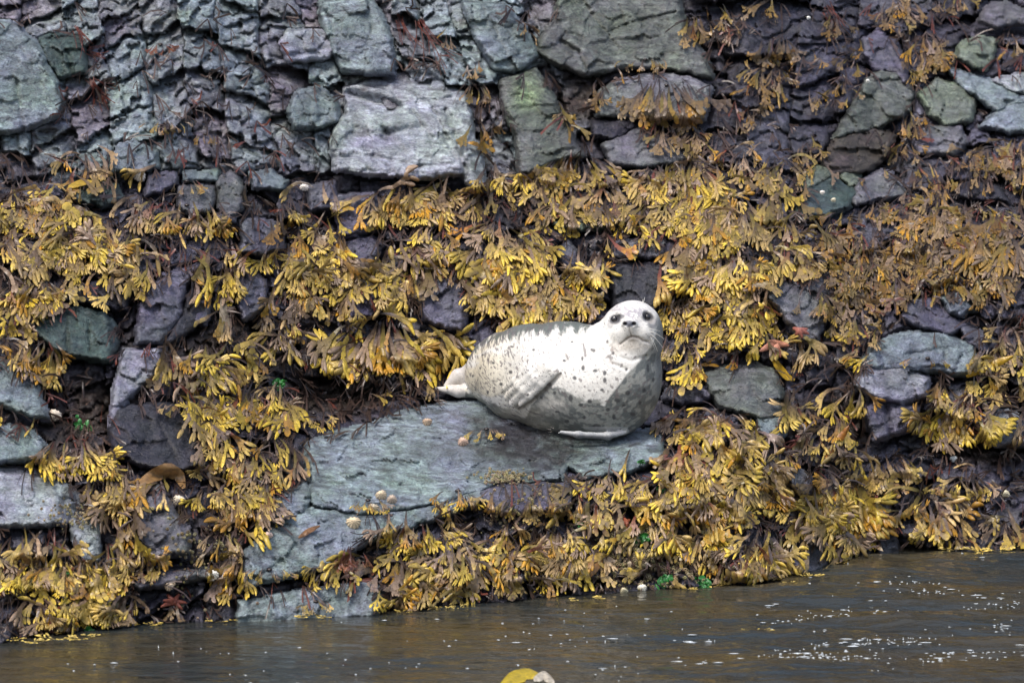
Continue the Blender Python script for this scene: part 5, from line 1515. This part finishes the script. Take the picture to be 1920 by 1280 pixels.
limpet(262, 331, 12, 10, 'white shell left of the row of grey blocks', (.85,.80,.72))
limpet(571, 351, 9, 7, 'white shell above the square slate stone', (.82,.76,.70))
limpet(1170, 1108, 8, 11, 'tall pale shell standing at the waterline', (.66,.60,.40))
limpet(1204, 1102, 9, 6, 'low white shell at the waterline right of the tall one', (.78,.74,.62))
limpet(1184, 1058, 9, 9, 'grey limpet in the barnacle patch', (.48,.40,.30))
limpet(1210, 1058, 7, 7, 'tan limpet right of the grey one in the barnacle patch', (.48,.40,.30))
limpet(1885, 926, 9, 9, 'cream shell among the yellow frill at the right', (.66,.60,.42))
limpet(1788, 860, 7, 4, 'round grey-white shell under the loose yellow tuft at right', (.60,.64,.64))
limpet(1627, 152, 4, 4, 'tiny white shell on the peaked boulder', (.85,.84,.78), lift=4)
limpet(1516, 34, 4, 4, 'tiny white shell on the green stone at the top', (.85,.86,.82), lift=4)
limpet(1542, 361, 5, 4, 'small white shell on the green-grey block', (.80,.74,.66), lift=4)
limpet(1563, 375, 5, 4, 'small buff shell lower on the green-grey block', (.6,.55,.4), lift=4)

vs_ = []; ts_ = []; cs_ = []; o = 0
for _ in range(1500):
    q = rng.random()
    if q < .45: x, y, r = rng.normal(1195, 50), rng.normal(1045, 28), rng.uniform(1.5, 5)
    elif q < .6: x, y, r = rng.normal(945, 22), rng.normal(893, 7), rng.uniform(1.5, 3.5)
    elif q < .72: x, y, r = rng.normal(1000, 60), rng.normal(955, 22), rng.uniform(1.5, 4)
    elif q < .82: x, y, r = rng.normal(150, 30), rng.normal(965, 14), rng.uniform(1.5, 3.5)
    elif q < .9: x, y, r = rng.normal(1290, 60), rng.normal(1065, 18), rng.uniform(1.5, 4.5)
    else: x, y, r = rng.normal(370, 50), rng.normal(1040, 50), rng.uniform(1.5, 4)
    if y > np.interp(x, WLX, WLY) - 2: continue
    Y0 = sample(DRAPE, np.array([x]), np.array([y]))[0]; ns = 7; h = r * rng.uniform(.8, 1.4)
    v = [(r * math.cos(2 * math.pi * j / ns), r * math.sin(2 * math.pi * j / ns), 0) for j in range(ns)] + [(r * .45 * math.cos(2 * math.pi * j / ns), r * .45 * math.sin(2 * math.pi * j / ns) - h * .2, h) for j in range(ns)] + [(0, -h * .15, h * .5)]
    v = np.array(v)
    vs_.append(place(x + v[:, 0], y + v[:, 1], Y0 - F2M * (1 + v[:, 2])))
    for j in range(ns):
        k = (j + 1) % ns
        ts_ += [(o + j, o + k, o + ns + k), (o + j, o + ns + k, o + ns + j), (o + ns + j, o + ns + k, o + 2 * ns)]
    c = np.array((.36, .31, .19)) * rng.uniform(.45, 1.3) * np.array((1, rng.uniform(.85, 1.1), rng.uniform(.7, 1.1)))
    cs_.append(np.concatenate([np.tile(c * .7, (ns, 1)), np.tile(c * 1.15, (ns, 1)), [(.03, .025, .02)]])); o += 2 * ns + 1
link('barnacle_crust', fast_mesh('barnacle_crust', np.concatenate(vs_), tris=ts_, col=np.concatenate(cs_), smooth=False), M_SHELL,
     label='crust of small tan barnacles on the rocks along the waterline', cat='barnacles', kind='stuff')


def star(x, y, arms, label, c, wid=7, lift=10):
    e = []; T_ = []; C_ = []; o = 0
    Yr = sample(DRAPE, np.array([float(x)]), np.array([float(y)]))[0]
    cen_ = place(x, y, Yr)
    for (dx, dy) in arms:
        m = 9; ns = 8
        for i in range(m):
            t = i / (m - 1); w_ = wid * (1 - .72 * t ** 1.2) * (1 if i < m - 1 else .35)
            X = x + dx * t; Y_ = y + dy * t + 6 * t * t * (abs(dx) / 40)
            L = math.hypot(dx, dy); nx, ny = -dy / L, dx / L
            D_ = min(sample(DRAPE, np.array([X]), np.array([Y_]))[0], Yr + .03 + .1 * t)
            for j in range(ns):
                a = 2 * math.pi * j / ns
                e.append(place(X + nx * w_ * math.cos(a), Y_ + ny * w_ * math.cos(a), D_ - F2M * (lift * (1 - .3 * t) + w_ * .6 * math.sin(a))))
                C_.append(np.array(c) * rng.uniform(.8, 1.2))
        for i in range(m - 1):
            for j in range(ns):
                a = o + i * ns + j; b = o + i * ns + (j + 1) % ns
                T_.append((a, b, b + ns, a + ns))
        o += m * ns
    link('sea_star', fast_mesh('sea_star', np.array(e) - cen_, quads=T_, col=np.array(C_)), M_STAR, label=label, cat='sea star', loc=cen_)


star(1452, 646, [(28,-3),(-28,8),(-14,-8),(12,22),(-2,26)], 'salmon-pink sea star draped over a stone right of the seal', (.50,.22,.14), 9, 22)
star(1500, 620, [(15,-6),(18,4),(-14,-8),(-10,8),(4,14)], 'small dusky pink sea star above the salmon one', (.34,.12,.09), 6, 16)
star(325, 1128, [(26,-2),(-24,6),(-12,-16),(12,-18),(4,14),(18,12),(-20,-6)], 'rust-red many-armed sea star just above the water in the gully', (.24,.07,.045), 6, 16)
star(1768, 752, [(9,0),(-8,3),(0,-7),(4,7),(-5,6)], 'tiny bright orange sea star among the weeds at right', (.42,.09,.02), 4, 18)
star(1174, 978, [(8,-6),(-8,4),(6,8),(-4,-9),(1,10)], 'small brick-red sea star above the barnacle patch', (.26,.07,.03), 5, 12)


def lettuce(x, y, r, label):
    v, ts, cs = [], [], []; o = 0
    Yr = sample(DRAPE, np.array([float(x)]), np.array([float(y)]))[0]; cen_ = place(x, y, Yr)
    for i in range(26):
        a = rng.uniform(0, 2 * math.pi); l = r * rng.uniform(.4, 1); X = x + rng.normal(0, r * .4); Y_ = y + rng.normal(0, r * .35)
        for t in (0, .35, .7, 1):
            for s in (-1, 0, 1):
                w_ = r * .28 * math.sin(.4 + 2.3 * t)
                v.append(place(X + math.cos(a) * l * t - math.sin(a) * s * w_, Y_ + abs(math.sin(a)) * l * t + math.cos(a) * s * w_, Yr - F2M * (6 + 6 * rng.random() + 4 * t)))
                cs.append(np.array((.025, .17, .03)) * rng.uniform(.6, 1.6))
        for q in range(3):
            for k in (0, 1): ts.append((o + q * 3 + k, o + q * 3 + k + 1, o + q * 3 + k + 4, o + q * 3 + k + 3)[:4])
        o += 12
    link('sea_lettuce', fast_mesh('sea_lettuce', np.array(v) - cen_, quads=ts, col=np.array(cs)), M_WEED, label=label, cat='seaweed', loc=cen_)


lettuce(158, 797, 14, 'dark green ribbon of sea lettuce in the black hollow at left')
lettuce(522, 716, 12, 'green scrap of sea lettuce on the mud left of the big skirt of weed')
lettuce(168, 1180, 13, 'green sea lettuce at the waterline, lower left')
lettuce(1240, 916, 8, 'bright green sea lettuce scrap below the seal\'s chest')
lettuce(1203, 863, 6, 'tiny green scrap beside the seal\'s lower flipper')
lettuce(1248, 1086, 16, 'largest green sea lettuce patch at the waterline')
lettuce(1318, 1088, 14, 'green sea lettuce right of the largest patch')
lettuce(1098, 978, 12, 'green sea lettuce at the upper left of the barnacle patch')
lettuce(1200, 1010, 14, 'green sea lettuce inside the barnacle patch')
lettuce(120, 1075, 8, 'green sea lettuce scrap between the weeds at lower left')

# ------------------------------------------------------------------ the sea
xw = np.concatenate([np.linspace(-60, -3, 20), np.arange(-2.9, 2.9, .016), np.linspace(3, 60, 20)])
yw_ = np.concatenate([np.linspace(-60, 15.5, 30), np.arange(15.6, 23.4, .022), np.linspace(23.6, 34, 8)])
XW, YW = np.meshgrid(xw, yw_)
ca, sa = math.cos(R(-9)), math.sin(R(-9))
AW = XW * ca - YW * sa; BW = XW * sa + YW * ca
near_ = np.exp(-(np.maximum(0, np.abs(XW) - 2.8) / 3) ** 2) * sstep(14, 16, YW)
ZW = (.016 * fbm(AW / .9, BW / .34, 1000, 2) + .0075 * fbm(AW / .30, BW / .10, 1010, 2) + .0035 * fbm(AW / .1, BW / .05, 1020, 2))
calm = 0.5 + 1.1 * sstep(-1.2, 1.4, XW - (YW - 18.5) * .3)
ZW = ZW * near_ * calm


def water_z(x_, y_):
    i = min(max(np.searchsorted(xw, x_), 1), len(xw) - 1); j = min(max(np.searchsorted(yw_, y_), 1), len(yw_) - 1)
    return max(ZW[j, i], ZW[j - 1, i], ZW[j, i - 1], ZW[j - 1, i - 1])


PW = np.stack([XW, YW, ZW], -1)
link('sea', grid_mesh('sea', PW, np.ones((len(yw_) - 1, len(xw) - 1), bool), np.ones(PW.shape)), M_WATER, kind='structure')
bed = np.array([(-60, -60, -1.2), (60, -60, -1.2), (60, 34, -1.2), (-60, 34, -1.2)], float)
link('sea_bed', fast_mesh('sea_bed', bed, quads=[(0, 1, 2, 3)], col=np.full((4, 3), .05)), M_ROCK, kind='structure')

# rain splashes and sky glints painted as white flecks
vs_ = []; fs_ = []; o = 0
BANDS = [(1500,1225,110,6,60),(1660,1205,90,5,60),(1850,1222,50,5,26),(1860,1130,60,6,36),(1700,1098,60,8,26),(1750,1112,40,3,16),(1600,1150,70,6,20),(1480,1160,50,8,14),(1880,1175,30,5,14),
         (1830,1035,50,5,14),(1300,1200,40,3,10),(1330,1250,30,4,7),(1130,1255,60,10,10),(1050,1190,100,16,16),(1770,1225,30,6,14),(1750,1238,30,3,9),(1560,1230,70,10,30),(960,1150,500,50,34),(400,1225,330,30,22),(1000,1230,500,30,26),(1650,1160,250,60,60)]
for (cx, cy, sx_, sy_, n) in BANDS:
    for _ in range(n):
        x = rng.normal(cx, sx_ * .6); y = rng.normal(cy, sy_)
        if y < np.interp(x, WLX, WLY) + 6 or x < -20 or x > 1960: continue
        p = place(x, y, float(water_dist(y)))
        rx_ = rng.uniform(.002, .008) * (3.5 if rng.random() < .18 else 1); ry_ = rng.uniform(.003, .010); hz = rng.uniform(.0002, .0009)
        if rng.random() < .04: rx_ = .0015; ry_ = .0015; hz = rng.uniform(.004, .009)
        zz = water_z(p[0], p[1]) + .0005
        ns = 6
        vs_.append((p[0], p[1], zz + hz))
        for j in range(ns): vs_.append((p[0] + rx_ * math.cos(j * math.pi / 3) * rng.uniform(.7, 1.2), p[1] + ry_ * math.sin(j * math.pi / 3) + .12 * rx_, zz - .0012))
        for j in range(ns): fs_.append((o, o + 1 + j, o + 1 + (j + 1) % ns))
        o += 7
link('splashes_and_glints', fast_mesh('splashes_and_glints', np.array(vs_), tris=fs_), M_FLECK, label='white rain splashes and painted sky glints scattered on the dark water', cat='splashes', kind='stuff')
print('tris', sum(len(m.polygons) for m in bpy.data.meshes), 'objects', len(bpy.data.objects))
